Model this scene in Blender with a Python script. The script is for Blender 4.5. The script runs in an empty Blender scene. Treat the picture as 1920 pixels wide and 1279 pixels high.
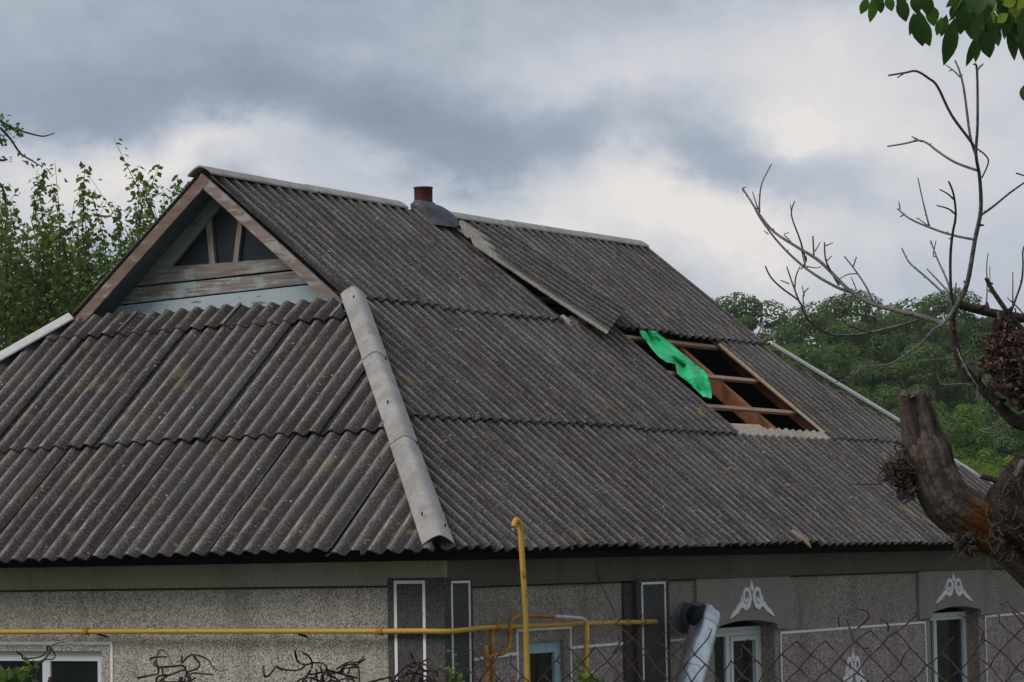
import bpy, math, random
import numpy as np
from math import cos, sin, tan, pi, radians, hypot
from mathutils import Vector, Matrix
random.seed(7); rng = np.random.default_rng(7)
scene = bpy.context.scene; COL = scene.collection

# ------------------------------------------------------------------ camera
CAMP = Vector((-17.11256, -10.92472, -0.01834)); YAW, PITCH, ROLL = 0.54286, 0.0714, -0.01802; FPX = 5640.62
_F = Vector((cos(YAW)*cos(PITCH), sin(YAW)*cos(PITCH), sin(PITCH))); _R0 = Vector((sin(YAW), -cos(YAW), 0)); _U0 = _R0.cross(_F)
_R = _R0*cos(ROLL)+_U0*sin(ROLL); _U = _U0*cos(ROLL)-_R0*sin(ROLL)
cd = bpy.data.cameras.new('camera'); cam = bpy.data.objects.new('camera', cd); COL.objects.link(cam)
m = Matrix((_R, _U, -_F)).transposed().to_4x4(); m.translation = CAMP; cam.matrix_world = m
cd.lens = FPX/1920*36; cd.sensor_width = 36; cd.clip_start = .1; cd.clip_end = 6000
scene.camera = cam
# ------------------------------------------------------------------ view
scene.view_settings.view_transform = 'Standard'; scene.view_settings.look = 'None'
scene.view_settings.exposure = 0.36; scene.view_settings.gamma = 1
scene.view_settings.use_curve_mapping = False
# ------------------------------------------------------------------ node helper
class NT:
    def __init__(s, nt): s.nt = nt; nt.nodes.clear()
    def n(s, t, **kw):
        nd = s.nt.nodes.new(t)
        for k, v in kw.items():
            if k[0] == 'i' and k[1:].isdigit(): s.put(nd, int(k[1:]), v)
            elif k.startswith('in_'): s.put(nd, k[3:].replace('_', ' '), v)
            else: setattr(nd, k, v)
        return nd
    def put(s, nd, k, v):
        if isinstance(v, bpy.types.NodeSocket): s.nt.links.new(v, nd.inputs[k])
        elif isinstance(v, bpy.types.Node): s.nt.links.new(v.outputs[0], nd.inputs[k])
        else: nd.inputs[k].default_value = v
    def m(s, op, a, b=0.0, c=0.0, clamp=False):
        nd = s.nt.nodes.new('ShaderNodeMath'); nd.operation = op; nd.use_clamp = clamp
        s.put(nd, 0, a); s.put(nd, 1, b)
        if op in ('MULTIPLY_ADD', 'SMOOTH_MIN'): s.put(nd, 2, c)
        return nd.outputs[0]
    def mix(s, f, a, b, bt='MIX'):
        nd = s.nt.nodes.new('ShaderNodeMix'); nd.data_type = 'RGBA'; nd.blend_type = bt
        s.put(nd, 0, f); s.put(nd, 6, a if not isinstance(a, tuple) else (*a[:3], 1)); s.put(nd, 7, b if not isinstance(b, tuple) else (*b[:3], 1))
        return nd.outputs[2]
    def ramp(s, f, a, b, x=0.0, y=1.0):
        nd = s.nt.nodes.new('ShaderNodeMapRange'); s.put(nd, 0, f); nd.inputs[1].default_value = a; nd.inputs[2].default_value = b
        nd.inputs[3].default_value = x; nd.inputs[4].default_value = y; return nd.outputs[0]
    def noise(s, vec, sc, det=4, rough=.55, dist=0):
        nd = s.nt.nodes.new('ShaderNodeTexNoise')
        if vec is not None: s.put(nd, 'Vector', vec)
        nd.inputs['Scale'].default_value = sc; nd.inputs['Detail'].default_value = det; nd.inputs['Roughness'].default_value = rough; nd.inputs['Distortion'].default_value = dist
        return nd.outputs[0]
    def mapv(s, vec, sc=(1, 1, 1), loc=(0, 0, 0)):
        nd = s.nt.nodes.new('ShaderNodeMapping'); s.put(nd, 'Vector', vec); nd.inputs['Scale'].default_value = sc; s.put(nd, 'Location', loc); return nd.outputs[0]
# ------------------------------------------------------------------ world: heavy broken cloud over a Nishita sky
SUN_EL, SUN_AZ = radians(43), radians(152)          # direction towards the sun (azimuth counted from +X)
w = bpy.data.worlds.new('World'); scene.world = w; w.use_nodes = True
T = NT(w.node_tree)
def azel(px, py):
    d = (_F*FPX+_R*(px-960)+_U*(640-py)).normalized(); return math.atan2(d.y, d.x), math.asin(d.z)
sky = T.n('ShaderNodeTexSky'); sky.sky_type = 'NISHITA'; sky.sun_disc = False; sky.sun_elevation = SUN_EL; sky.sun_rotation = pi/2-SUN_AZ
tc = T.n('ShaderNodeTexCoord'); sep = T.n('ShaderNodeSeparateXYZ', i0=tc.outputs['Generated'])
az = T.m('ARCTAN2', sep.outputs[1], sep.outputs[0]); el = T.m('ARCSINE', sep.outputs[2])
# direction stretched like a flat cloud layer
zz = T.m('ADD', T.m('MULTIPLY', sep.outputs[2], 1.5), 0.0)
cv = T.n('ShaderNodeCombineXYZ', i0=sep.outputs[0], i1=sep.outputs[1], i2=zz).outputs[0]
w1 = T.noise(T.mapv(cv, loc=(3, 1, 5)), 11, 6, .6); w2 = T.noise(T.mapv(cv, loc=(9, 4, 2)), 11, 6, .6)
azw = T.m('ADD', az, T.m('MULTIPLY', T.m('SUBTRACT', w1, .5), .10)); elw = T.m('ADD', el, T.m('MULTIPLY', T.m('SUBTRACT', w2, .5), .085))
big = T.noise(cv, 2.6, 6, .55); fine = T.noise(T.mapv(cv, loc=(7, 7, 7)), 15, 7, .58, .3)
val = T.m('ADD', T.m('MULTIPLY', T.m('SUBTRACT', big, .5), .55), T.m('MULTIPLY', T.m('SUBTRACT', fine, .5), .60))
val = T.m('ADD', val, .45)
BL = [(150, 300, 230, 55, .34), (370, 320, 130, 40, .30), (980, 370, 260, 65, .34), (1240, 430, 170, 90, .32), (1500, 110, 260, 90, .26),
      (1500, 240, 60, 35, .40), (1420, 450, 110, 60, .40), (1720, 330, 230, 190, .30), (1120, 130, 150, 70, .16), (1150, 560, 300, 80, .20),
      (560, 230, 360, 60, -.20), (1080, 255, 230, 45, -.14), (1400, 320, 160, 50, -.34), (1560, 385, 100, 40, -.20), (150, 60, 330, 90, -.02), (700, 90, 260, 60, .04), (880, 190, 220, 60, -.08), (60, 170, 200, 50, -.10), (330, 420, 150, 60, -.05), (10, 420, 120, 80, .2)]
for (bx, by, sx, sy, am) in BL:
    a0, e0 = azel(bx, by)
    dx = T.m('DIVIDE', T.m('SUBTRACT', azw, a0), sx/FPX); dy = T.m('DIVIDE', T.m('SUBTRACT', elw, e0), sy/FPX)
    q = T.m('MULTIPLY', T.m('ADD', T.m('MULTIPLY', dx, dx), T.m('MULTIPLY', dy, dy)), -.5)
    val = T.m('ADD', val, T.m('MULTIPLY', T.m('EXPONENT', q), am))
cr = T.n('ShaderNodeValToRGB', i0=val); e = cr.color_ramp.elements
e[0].position = .10; e[0].color = (.185, .225, .28, 1); e[1].position = 1.0; e[1].color = (.66, .63, .61, 1)
x_ = e.new(.36); x_.color = (.27, .315, .38, 1)
x_ = e.new(.62); x_.color = (.43, .455, .51, 1)
bgs = T.n('ShaderNodeBackground', i0=sky.outputs[0], i1=.06); bgc = T.n('ShaderNodeBackground', i0=cr.outputs[0], i1=1.0)
mx = T.n('ShaderNodeMixShader', i0=.93); T.put(mx, 1, bgs); T.put(mx, 2, bgc)
T.n('ShaderNodeOutputWorld', i0=mx)
# ------------------------------------------------------------------ sun (weak, through cloud)
sd = bpy.data.lights.new('sun', 'SUN'); sd.energy = 1.3; sd.angle = radians(32); sd.color = (1, .95, .88)
so = bpy.data.objects.new('sun', sd); COL.objects.link(so)
sdir = Vector((cos(SUN_EL)*cos(SUN_AZ), cos(SUN_EL)*sin(SUN_AZ), sin(SUN_EL))); so.rotation_euler = sdir.to_track_quat('Z', 'Y').to_euler(); so.location = (0, 0, 30)

# ------------------------------------------------------------------ geometry helpers
def ray(px, py): return (_F*FPX+_R*(px-960)+_U*(640-py))
def at(px, py, Z):                                   # point at depth Z (metres along the view axis)
    return CAMP+ray(px, py)*(Z/FPX)
def on(px, py, n, d):                                # point of the plane n.x = d
    n = Vector(n); r = ray(px, py); t = (d-n.dot(CAMP))/n.dot(r); return CAMP+r*t
def tag(o, label=None, cat=None, group=None, kind=None):
    for k, v in (('label', label), ('category', cat), ('group', group), ('kind', kind)):
        if v: o[k] = v
    return o
def mesh(name, V, Fc, mats, parent=None, mi=None, smooth=False, attrs=None, uv=None):
    me = bpy.data.meshes.new(name); me.from_pydata([tuple(v) for v in V], [], [tuple(f) for f in Fc])
    if not isinstance(mats, (list, tuple)): mats = [mats]
    for q in mats: me.materials.append(q)
    if mi is not None: me.polygons.foreach_set('material_index', mi)
    if smooth: me.polygons.foreach_set('use_smooth', [True]*len(me.polygons))
    if attrs:
        for k, a in attrs.items():
            at_ = me.attributes.new(k, 'FLOAT', 'POINT'); at_.data.foreach_set('value', a)
    if uv is not None:
        l = me.uv_layers.new(name='UVMap'); idx = np.empty(len(me.loops), dtype=np.int32); me.loops.foreach_get('vertex_index', idx)
        l.data.foreach_set('uv', np.asarray(uv, dtype=np.float32)[idx].ravel())
    me.update()
    o = bpy.data.objects.new(name, me); COL.objects.link(o)
    if parent: o.parent = parent
    return o
def empty(name, loc, parent=None):
    o = bpy.data.objects.new(name, None); COL.objects.link(o); o.location = loc; o.empty_display_size = .2
    if parent: o.parent = parent
    bpy.context.view_layer.update(); return o
class MB:
    def __init__(s): s.V = []; s.F = []
    def add(s, V, Fc):
        b = len(s.V); s.V += [tuple(v) for v in V]; s.F += [tuple(i+b for i in f) for f in Fc]; return s
    def box8(s, P): return s.add(P, [(0, 3, 2, 1), (4, 5, 6, 7), (0, 1, 5, 4), (1, 2, 6, 5), (2, 3, 7, 6), (3, 0, 4, 7)])
    def box(s, a, b):
        x0, y0, z0 = a; x1, y1, z1 = b
        return s.box8([(x0, y0, z0), (x1, y0, z0), (x1, y1, z0), (x0, y1, z0), (x0, y0, z1), (x1, y0, z1), (x1, y1, z1), (x0, y1, z1)])
    def beam(s, a, b, up, wd, ht):                   # beam from a to b, centred width wd, height ht upwards from the a-b line
        a = Vector(a); b = Vector(b); d = (b-a).normalized(); sd_ = d.cross(Vector(up)).normalized(); up = sd_.cross(d).normalized()
        h = sd_*wd/2; u = up*ht
        return s.box8([a-h, a+h, b+h, b-h, a-h+u, a+h+u, b+h+u, b-h+u])
    def tube(s, pts, rad, n=8, cap=True, wob=0.0, seed=0, flat=1.0):
        pts = [Vector(p) for p in pts]; k = len(pts); r_ = rad if isinstance(rad, (list, tuple)) else [rad]*k
        rr = random.Random(seed); ph = [1+rr.uniform(-wob, wob) for _ in range(n)]
        ref = None; V = []
        for i in range(k):
            d = (pts[min(i+1, k-1)]-pts[max(i-1, 0)])
            d = d.normalized() if d.length > 1e-9 else Vector((0, 0, 1))
            if ref is None: ref = d.orthogonal().normalized()
            ref = (ref-d*ref.dot(d)); ref = ref.normalized() if ref.length > 1e-6 else d.orthogonal().normalized()
            b = d.cross(ref)
            for j in range(n):
                a = 2*pi*j/n; q = r_[i]*ph[j]*(1+rr.uniform(-wob, wob)*.5); V.append(pts[i]+ref*(cos(a)*q)+b*(sin(a)*q*flat))
        Fc = [(i*n+j, i*n+(j+1) % n, (i+1)*n+(j+1) % n, (i+1)*n+j) for i in range(k-1) for j in range(n)]
        if cap: Fc += [tuple(range(n-1, -1, -1)), tuple((k-1)*n+j for j in range(n))]
        return s.add(V, Fc)
    def obj(s, name, mats, parent=None, smooth=False): return mesh(name, s.V, s.F, mats, parent, smooth=smooth)
def smoothpath(P, sub=5):                            # Catmull-Rom through (vector, radius)
    out = []; n = len(P)
    for i in range(n-1):
        p0 = P[max(i-1, 0)]; p1 = P[i]; p2 = P[i+1]; p3 = P[min(i+2, n-1)]
        for k in range(sub):
            t = k/sub; q = [0, 0]
            for c in (0, 1):
                a, b, c_, d = p0[c], p1[c], p2[c], p3[c]
                q[c] = (b*2+(c_-a)*t+(a*2-b*5+c_*4-d)*t*t+(b*3-a-c_*3+d)*t*t*t)*.5
            out.append(q)
    out.append(list(P[-1])); return [o[0] for o in out], [max(o[1], .0005) for o in out]
# ------------------------------------------------------------------ materials
def mat(name, fn, rough=.8, metal=0.0, spec=.3):
    m_ = bpy.data.materials.new(name); m_.use_nodes = True; t = NT(m_.node_tree)
    b = t.n('ShaderNodeBsdfPrincipled', in_Roughness=rough, in_Metallic=metal); b.inputs['Specular IOR Level'].default_value = spec
    o = t.n('ShaderNodeOutputMaterial', i0=b.outputs[0]); r = fn(t, b, o)
    if r is not None: t.put(b, 'Base Color', r if not isinstance(r, tuple) else (*r, 1))
    return m_
def bump(t, b, h, st=.4, dist=.01):
    nd = t.n('ShaderNodeBump'); nd.inputs['Strength'].default_value = st; nd.inputs['Distance'].default_value = dist; t.put(nd, 'Height', h); t.put(b, 'Normal', nd.outputs[0])
def oc(t): return t.n('ShaderNodeTexCoord').outputs['Object']
def rnd(t): return t.n('ShaderNodeObjectInfo').outputs['Random']

def f_slate(pale_all=False):
    def f(t, b, o):
        uv = t.n('ShaderNodeUVMap').outputs[0]; r = rnd(t)
        off = t.n('ShaderNodeCombineXYZ', i0=t.m('MULTIPLY', r, 37.0), i1=t.m('MULTIPLY', r, 91.0), i2=0.0).outputs[0]
        st = t.mapv(uv, (1, .16, 1), off); iso = t.mapv(uv, (1, 1, 1), off)
        crest = t.n('ShaderNodeAttribute', attribute_name='crest').outputs['Fac']; fresh = t.n('ShaderNodeAttribute', attribute_name='fresh').outputs['Fac']
        n1 = t.noise(st, 9, 5, .6); n2 = t.noise(iso, 3.2, 4, .6); n3 = t.noise(st, 45, 4, .65); n4 = t.noise(iso, 60, 3, .6)
        c = t.mix(t.ramp(n1, .42, .58), (.056, .034, .033), (.078, .078, .068))
        c = t.mix(t.m('MULTIPLY', t.ramp(n2, .40, .60), .7), c, (.075, .052, .052)); wv_ = t.noise(t.mapv(uv, (1, .05, 1), off), 13, 3, .7); c = t.mix(t.ramp(wv_, .42, .60, .0, .85), c, (.026, .021, .020)); c = t.mix(t.ramp(t.noise(t.mapv(uv, (1, .10, 1), t.n('ShaderNodeCombineXYZ', i0=t.m('MULTIPLY', r, 17.0), i1=3.0)), 17, 4, .7), .55, .66, .0, .55), c, (.19, .178, .16))
        c = t.mix(t.m('MULTIPLY', t.ramp(r, 0, 1), .6), c, (.10, .094, .084))
        ob = oc(t); bl = t.noise(ob, 1.15, 5, .62); c = t.mix(t.ramp(bl, .50, .66, 0, .55), c, (.135, .128, .112)); c = t.mix(t.ramp(bl, .50, .36, 0, .6), c, (.036, .028, .026))
        # weathered, scoured crests
        cw = t.m('MULTIPLY', t.m('MULTIPLY', t.m('POWER', crest, 6.0), t.ramp(n3, .34, .60), clamp=True), t.ramp(t.noise(t.mapv(uv, (1, .12, 1), off), 7, 4, .7), .36, .60, .25, 1.0), clamp=True)
        c = t.mix(t.m('MULTIPLY', cw, .88), c, (.58, .53, .485))
        # dirt collected in the channels
        c = t.mix(t.m('MULTIPLY', t.m('POWER', t.m('SUBTRACT', 1.0, crest), 2.0), t.ramp(n1, .3, .6, .55, .95)), c, (.020, .016, .015))
        c = t.mix(t.ramp(n4, .38, .62, .0, .6), c, (.022, .018, .017)); g9 = t.noise(t.mapv(uv, (1, .55, 1), off), 95, 3, .75); c = t.mix(t.m('MULTIPLY', t.ramp(g9, .50, .66, 0, .62), t.ramp(t.noise(t.mapv(iso, (1, .4, 1)), 5, 4, .65), .38, .62, .15, 1)), c, t.mix(crest, (.085, .066, .062), (.42, .39, .365))); c = t.mix(t.ramp(t.noise(t.mapv(iso, loc=(4, 4, 4)), 38, 3, .7), .56, .74, 0, .6), c, (.24, .22, .20))
        # lichen
        v = t.n('ShaderNodeTexVoronoi', in_Scale=24.0); t.put(v, 'Vector', iso)
        l1 = t.m('MULTIPLY', t.ramp(v.outputs[0], .30, .16), t.ramp(t.noise(iso, 5, 3), .50, .60), clamp=True)
        l1 = t.m('MULTIPLY', l1, t.ramp(t.noise(iso, 34, 2), .5, .6), clamp=True)
        c = t.mix(t.m('MULTIPLY', l1, .8), c, (.43, .41, .37))
        l2 = t.m('MULTIPLY', t.ramp(t.noise(t.mapv(iso, loc=(5, 5, 5)), 2.6, 3), .60, .72), t.ramp(t.noise(st, 22, 3), .48, .62), clamp=True)
        c = t.mix(t.m('MULTIPLY', l2, .7), c, (.30, .22, .085))
        l3 = t.ramp(t.noise(t.mapv(iso, loc=(8, 1, 5)), 7, 2), .72, .76); c = t.mix(t.m('MULTIPLY', l3, .7), c, (.33, .17, .06))
        h1 = t.m('MULTIPLY', t.ramp(v.outputs[0], .16, .09), t.ramp(t.noise(t.mapv(iso, loc=(2, 9, 5)), 3.1, 2), .60, .64), clamp=True)
        c = t.mix(h1, c, (.02, .018, .017))
        fr = t.mix(t.ramp(n3, .35, .7), (.36, .33, .27), (.50, .47, .41)); fr = t.mix(t.ramp(n4, .42, .62, 0, .6), fr, (.20, .17, .13))
        c = t.mix(t.m('MULTIPLY', fresh, t.ramp(n2, .3, .5, .7, 1)), c, fr)
        bump(t, b, t.m('ADD', t.m('MULTIPLY', n3, .5), n4), .5, .006)
        return c
    return f
M_slate = mat('weathered_slate', f_slate(), .88, 0, .2)
def f_cap(t, b, o):
    p = t.mapv(oc(t), (1, 1, 1), t.n('ShaderNodeCombineXYZ', i0=t.m('MULTIPLY', rnd(t), 30)).outputs[0])
    n = t.noise(p, 5, 6, .62); n2 = t.noise(p, 40, 4); c = t.mix(t.ramp(n, .35, .7), (.30, .28, .26), (.47, .45, .43)); c = t.mix(t.ramp(n2, .4, .75, 0, .55), c, (.22, .195, .175)); c = t.mix(t.ramp(t.noise(t.mapv(p, (1, 1, .3)), 8, 5, .7), .54, .68, 0, .6), c, (.19, .165, .145))
    c = t.mix(t.ramp(t.noise(p, 12, 3), .66, .74, 0, .6), c, (.16, .15, .12)); bump(t, b, n2, .3, .005); return c
M_cap = mat('cement_cap', f_cap, .85)
M_capw = mat('pale_cement_cap', lambda t, b, o: t.mix(t.noise(oc(t), 14, 5), (.42, .41, .40), (.66, .64, .62)), .8)
def f_wood(a, b_, grain=(3, 40, 40), peel=None, pf=.5):
    def f(t, b, o):
        p = t.mapv(oc(t), grain, t.n('ShaderNodeCombineXYZ', i0=t.m('MULTIPLY', rnd(t), 50)).outputs[0]); n = t.noise(p, 1, 6, .6); n2 = t.noise(oc(t), 6, 5, .6)
        c = t.mix(t.ramp(n, .3, .7), a, b_)
        if peel:
            k = t.m('ADD', t.m('MULTIPLY', n, .6), t.m('MULTIPLY', n2, .6)); c = t.mix(t.ramp(k, pf, pf+.05), c, peel)
        bump(t, b, n, .4, .004); return c
    return f
M_barge = mat('brown_barge_wood', f_wood((.15, .095, .075), (.27, .19, .155), (14, 3, 14), (.34, .31, .28), .68), .8)
M_barge2 = mat('faded_barge_wood', f_wood((.19, .135, .11), (.33, .26, .225), (14, 3, 14), (.36, .33, .30), .62), .8)
M_frame = mat('grey_teal_frame', f_wood((.17, .215, .21), (.25, .30, .29), (14, 5, 14), (.17, .15, .13), .66), .75)
M_board_grey = mat('grey_board', f_wood((.17, .13, .11), (.32, .28, .25), (40, 3, 40), (.33, .36, .36), .64), .8)
M_board_mix = mat('peeling_board', f_wood((.19, .145, .125), (.34, .31, .28), (40, 3, 40), (.36, .41, .42), .60), .8)
M_board_blue = mat('blue_board', f_wood((.40, .48, .50), (.49, .565, .59), (12, 2, 30), (.24, .22, .20), .70), .6)
M_blue = mat('blue_green_paint', f_wood((.085, .125, .13), (.13, .175, .178), (20, 3, 20), (.16, .15, .13), .74), .7)
M_mull = mat('bare_mullion', f_wood((.22, .18, .15), (.38, .34, .30), (30, 30, 3)), .8)
M_rafter = mat('red_brown_timber', f_wood((.22, .080, .040), (.38, .165, .08), (8, 8, 8)), .75)
M_batten = mat('batten_timber', f_wood((.28, .15, .09), (.48, .31, .20), (3, 30, 30)), .75)
M_fresh = mat('fresh_timber', f_wood((.45, .30, .18), (.62, .47, .32), (5, 25, 25)), .75)
M_dark = mat('dark_eave_shade', lambda t, b, o: (.02, .017, .015), .9)
M_glass = mat('dark_glass', lambda t, b, o: t.mix(t.noise(oc(t), 3, 3), (.006, .008, .010), (.016, .020, .023)), .09, 0, .45)
M_glass2 = mat('dusty_attic_glass', lambda t, b, o: t.mix(t.noise(oc(t), 3, 3), (.010, .014, .017), (.028, .034, .038)), .35, 0, .3)
def f_pebble(dark, light, tint, sc=75):
    def f(t, b, o):
        p = oc(t); v = t.n('ShaderNodeTexVoronoi', in_Scale=float(sc)); t.put(v, 'Vector', p)
        wn = t.n('ShaderNodeSeparateColor', i0=v.outputs[1]).outputs[0]
        n = t.noise(p, 1.3, 4, .6); n2 = t.noise(p, 30, 4, .7)
        k = t.m('ADD', t.m('MULTIPLY', wn, .65), t.m('MULTIPLY', n2, .45))
        c = t.mix(t.ramp(k, .25, .85), dark, light)
        c = t.mix(t.ramp(n, .35, .7, 0, .55), c, tint)
        st = t.noise(t.mapv(p, (1.2, 1.2, .35)), 2.2, 5, .65); c = t.mix(t.ramp(st, .52, .75, 0, .5), c, tuple(q*.55 for q in dark))
        bump(t, b, t.m('ADD', wn, t.m('MULTIPLY', n2, .6)), .9, .012); return c
    return f
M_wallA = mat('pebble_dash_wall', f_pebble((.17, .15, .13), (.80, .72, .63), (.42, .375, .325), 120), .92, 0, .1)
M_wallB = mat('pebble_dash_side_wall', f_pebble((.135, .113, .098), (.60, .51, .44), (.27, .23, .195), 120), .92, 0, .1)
M_dado = mat('pinkish_pebble_dash', f_pebble((.14, .112, .105), (.68, .56, .52), (.30, .242, .23), 85), .92, 0, .1)
M_friezeR = mat('shaded_frieze_render', f_pebble((.12, .102, .075), (.21, .18, .135), (.11, .098, .07), 150), .92, 0, .1)  # right-hand frieze: eave shade put into a darker, browner colour
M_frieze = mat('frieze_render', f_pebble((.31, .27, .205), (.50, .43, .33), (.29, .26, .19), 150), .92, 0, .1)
M_panel = mat('smooth_render_panel', f_pebble((.24, .205, .178), (.43, .38, .335), (.31, .268, .232), 130), .92, 0, .1)
M_pil = mat('dark_pilaster_render', f_pebble((.045, .043, .043), (.155, .145, .142), (.078, .073, .072), 120), .92, 0, .1)
def f_white(t, b, o):
    return t.mix(t.ramp(t.noise(oc(t), 25, 5, .7), .30, .42), (.36, .34, .32), (.84, .83, .81))
M_white = mat('white_wall_paint', f_white, .85)
M_pvc = mat('white_window_plastic', lambda t, b, o: t.mix(t.noise(oc(t), 6, 3), (.60, .62, .64), (.76, .77, .79)), .45)
M_pvc2 = mat('greyed_window_plastic', lambda t, b, o: t.mix(t.noise(oc(t), 6, 3), (.60, .64, .63), (.76, .79, .78)), .5)
M_bluewin = mat('pale_blue_window_paint', lambda t, b, o: t.mix(t.ramp(t.noise(oc(t), 16, 5, .65), .45, .65), (.29, .43, .48), (.42, .53, .56)), .6)
def f_gas(t, b, o):
    n = t.noise(oc(t), 9, 5, .65); n2 = t.noise(oc(t), 60, 3)
    c = t.mix(t.ramp(n, .35, .65), (.62, .36, .04), (.66, .42, .09)); c = t.mix(t.ramp(n, .58, .70, 0, .85), c, (.28, .12, .035)); return t.mix(t.ramp(n2, .55, .8, 0, .5), c, (.20, .10, .04))
M_gas = mat('yellow_gas_paint', f_gas, .5)
M_gasrust = mat('orange_rusty_gas_paint', lambda t, b, o: t.mix(t.ramp(t.noise(oc(t), 14, 4, .6), .4, .65), (.50, .24, .035), (.22, .085, .03)), .6)
M_gaswhite = mat('bare_pale_pipe', lambda t, b, o: t.mix(t.noise(oc(t), 20, 3), (.45, .43, .38), (.7, .7, .68)), .45)
def f_galv(t, b, o):
    p = oc(t); n = t.noise(p, 9, 5, .6); c = t.mix(t.ramp(n, .35, .7), (.42, .47, .52), (.78, .80, .82)); c = t.mix(t.ramp(t.noise(p, 9, 3), .60, .70, 0, .7), c, (.26, .38, .41))
    c = t.mix(t.ramp(t.noise(t.mapv(p, loc=(3, 3, 3)), 11, 4), .66, .72), c, (.40, .13, .04)); bump(t, b, n, .12, .02); return c
M_galv = mat('galvanised_flue', f_galv, .36, .7, .5)
M_elbow = mat('grey_flue_elbow', lambda t, b, o: t.mix(t.noise(oc(t), 8, 4), (.10, .115, .12), (.19, .21, .22)), .6, .1)
M_hole = mat('torn_black_edge', lambda t, b, o: (.008, .008, .008), .95)
M_flash = mat('flashing_tin', lambda t, b, o: t.mix(t.ramp(t.noise(oc(t), 5, 5, .65), .35, .65), (.05, .058, .066), (.125, .14, .155)), .55, .3)
M_clay = mat('red_clay_pot', lambda t, b, o: t.mix(t.ramp(t.noise(t.mapv(oc(t), (1, 1, 3)), 7, 4), .4, .65), (.20, .048, .032), (.065, .045, .040)), .8)
M_rust = mat('rusty_wire', lambda t, b, o: t.mix(t.ramp(t.noise(oc(t), 30, 3), .4, .65), (.038, .022, .020), (.075, .038, .030)), .8)
def f_green(t, b, o):
    n = t.noise(oc(t), 7, 4); c = t.mix(t.ramp(n, .35, .65), (.015, .66, .22), (.05, .88, .36)); bump(t, b, t.noise(oc(t), 16, 3, .5), .6, .03)
    tr = t.n('ShaderNodeBsdfTranslucent'); t.put(tr, 0, c); mx_ = t.n('ShaderNodeMixShader', i0=.25); t.put(mx_, 1, b.outputs[0]); t.put(mx_, 2, tr); t.put(o, 0, mx_); return c
M_green = mat('green_plastic_sheet', f_green, .4)
def f_bark(a, b_, c2=None, sc=9):
    def f(t, b, o):
        n = t.noise(oc(t), sc, 6, .7); n2 = t.noise(oc(t), sc*6, 4, .6); c = t.mix(t.ramp(n, .35, .65), a, b_); c = t.mix(t.ramp(n2, .4, .8, 0, .6), c, tuple(q*.4 for q in a))
        if c2: c = t.mix(t.ramp(t.noise(oc(t), 3.2, 3), .56, .62), c, c2)
        bump(t, b, t.m('ADD', n, n2), .8, .02); return c
    return f
M_bark = mat('grey_brown_bark', f_bark((.05, .040, .032), (.10, .082, .066)), .9)
M_twig = mat('bare_twig_bark', f_bark((.12, .105, .10), (.23, .205, .20)), .85)
M_trunkpale = mat('pale_split_bark', f_bark((.30, .27, .25), (.42, .39, .37)), .85)
def f_stump(t, b, o):
    uv = t.n('ShaderNodeUVMap').outputs[0]; st = t.mapv(uv, (10, .9, 1)); n = t.noise(st, 2.2, 6, .7); n2 = t.noise(oc(t), 30, 4)
    c = t.mix(t.ramp(n, .30, .70), (.045, .031, .024), (.27, .21, .17)); c = t.mix(t.ramp(n2, .45, .75, 0, .5), c, (.05, .035, .028))
    rot = t.ramp(t.noise(oc(t), 5.5, 4, .6), .50, .62); low = t.ramp(t.n('ShaderNodeSeparateXYZ', i0=uv).outputs[1], .42, .60)
    c = t.mix(t.m('MULTIPLY', low, .7), c, (.030, .020, .016)); vd = t.n('ShaderNodeVectorMath', operation='DISTANCE', i0=oc(t), i1=tuple(at(1838, 985, 10.0))); c = t.mix(t.m('MULTIPLY', t.ramp(t.m('ADD', vd.outputs['Value'], t.m('MULTIPLY', t.noise(oc(t), 14, 4), .08)), .15, .11), t.ramp(n, .2, .45), clamp=True), c, (.34, .12, .034)); bump(t, b, t.m('ADD', n, n2), 1., .03); return c
M_stump = mat('weathered_dead_wood', f_stump, .9)
M_rot = mat('dark_rotten_wood', f_bark((.022, .015, .012), (.085, .058, .045), None, 16), .95)
M_orange = mat('orange_inner_wood', f_bark((.22, .085, .028), (.12, .045, .018), None, 30), .9)
def f_leaf(a, b_, c_, tr=.35, sp=.25, rg=.5):
    def f(t, b, o):
        g = t.n('ShaderNodeNewGeometry').outputs['Random Per Island']; c = t.mix(g, a, b_); c = t.mix(t.ramp(g, .82, 1.0), c, c_)
        c = t.mix(t.ramp(t.noise(oc(t), .9, 3), .35, .68, 0, .5), c, b_)
        b.inputs['Specular IOR Level'].default_value = sp; b.inputs['Roughness'].default_value = rg
        t.put(b, 'Base Color', c); tl = t.n('ShaderNodeBsdfTranslucent'); t.put(tl, 0, c); mx_ = t.n('ShaderNodeMixShader', i0=tr); t.put(mx_, 1, b.outputs[0]); t.put(mx_, 2, tl); t.put(o, 0, mx_)
    return f
M_leafL = mat('pear_tree_leaves', f_leaf((.075, .135, .030), (.16, .23, .05), (.28, .34, .085), .45), .5)
M_leafF = mat('forest_leaves', f_leaf((.075, .130, .040), (.13, .20, .060), (.20, .28, .085), .38, .1, .7), .7)
M_leafF2 = mat('light_forest_leaves', f_leaf((.13, .22, .038), (.20, .30, .055), (.30, .38, .07), .4, .1, .7), .7)
M_leafW = [mat('walnut_leaf_dark', f_leaf((.035, .080, .018), (.055, .115, .026), (.07, .14, .03), .4, .3, .45), .45),
           mat('walnut_leaf_mid', f_leaf((.075, .17, .026), (.11, .22, .035), (.13, .26, .04), .45, .3, .45), .45),
           mat('walnut_leaf_yellow', f_leaf((.20, .30, .025), (.30, .36, .04), (.36, .38, .05), .4, .3, .45), .45)]
M_sprig = mat('sprig_leaves', f_leaf((.07, .15, .025), (.15, .26, .05), (.28, .40, .09), .35), .5)
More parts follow.
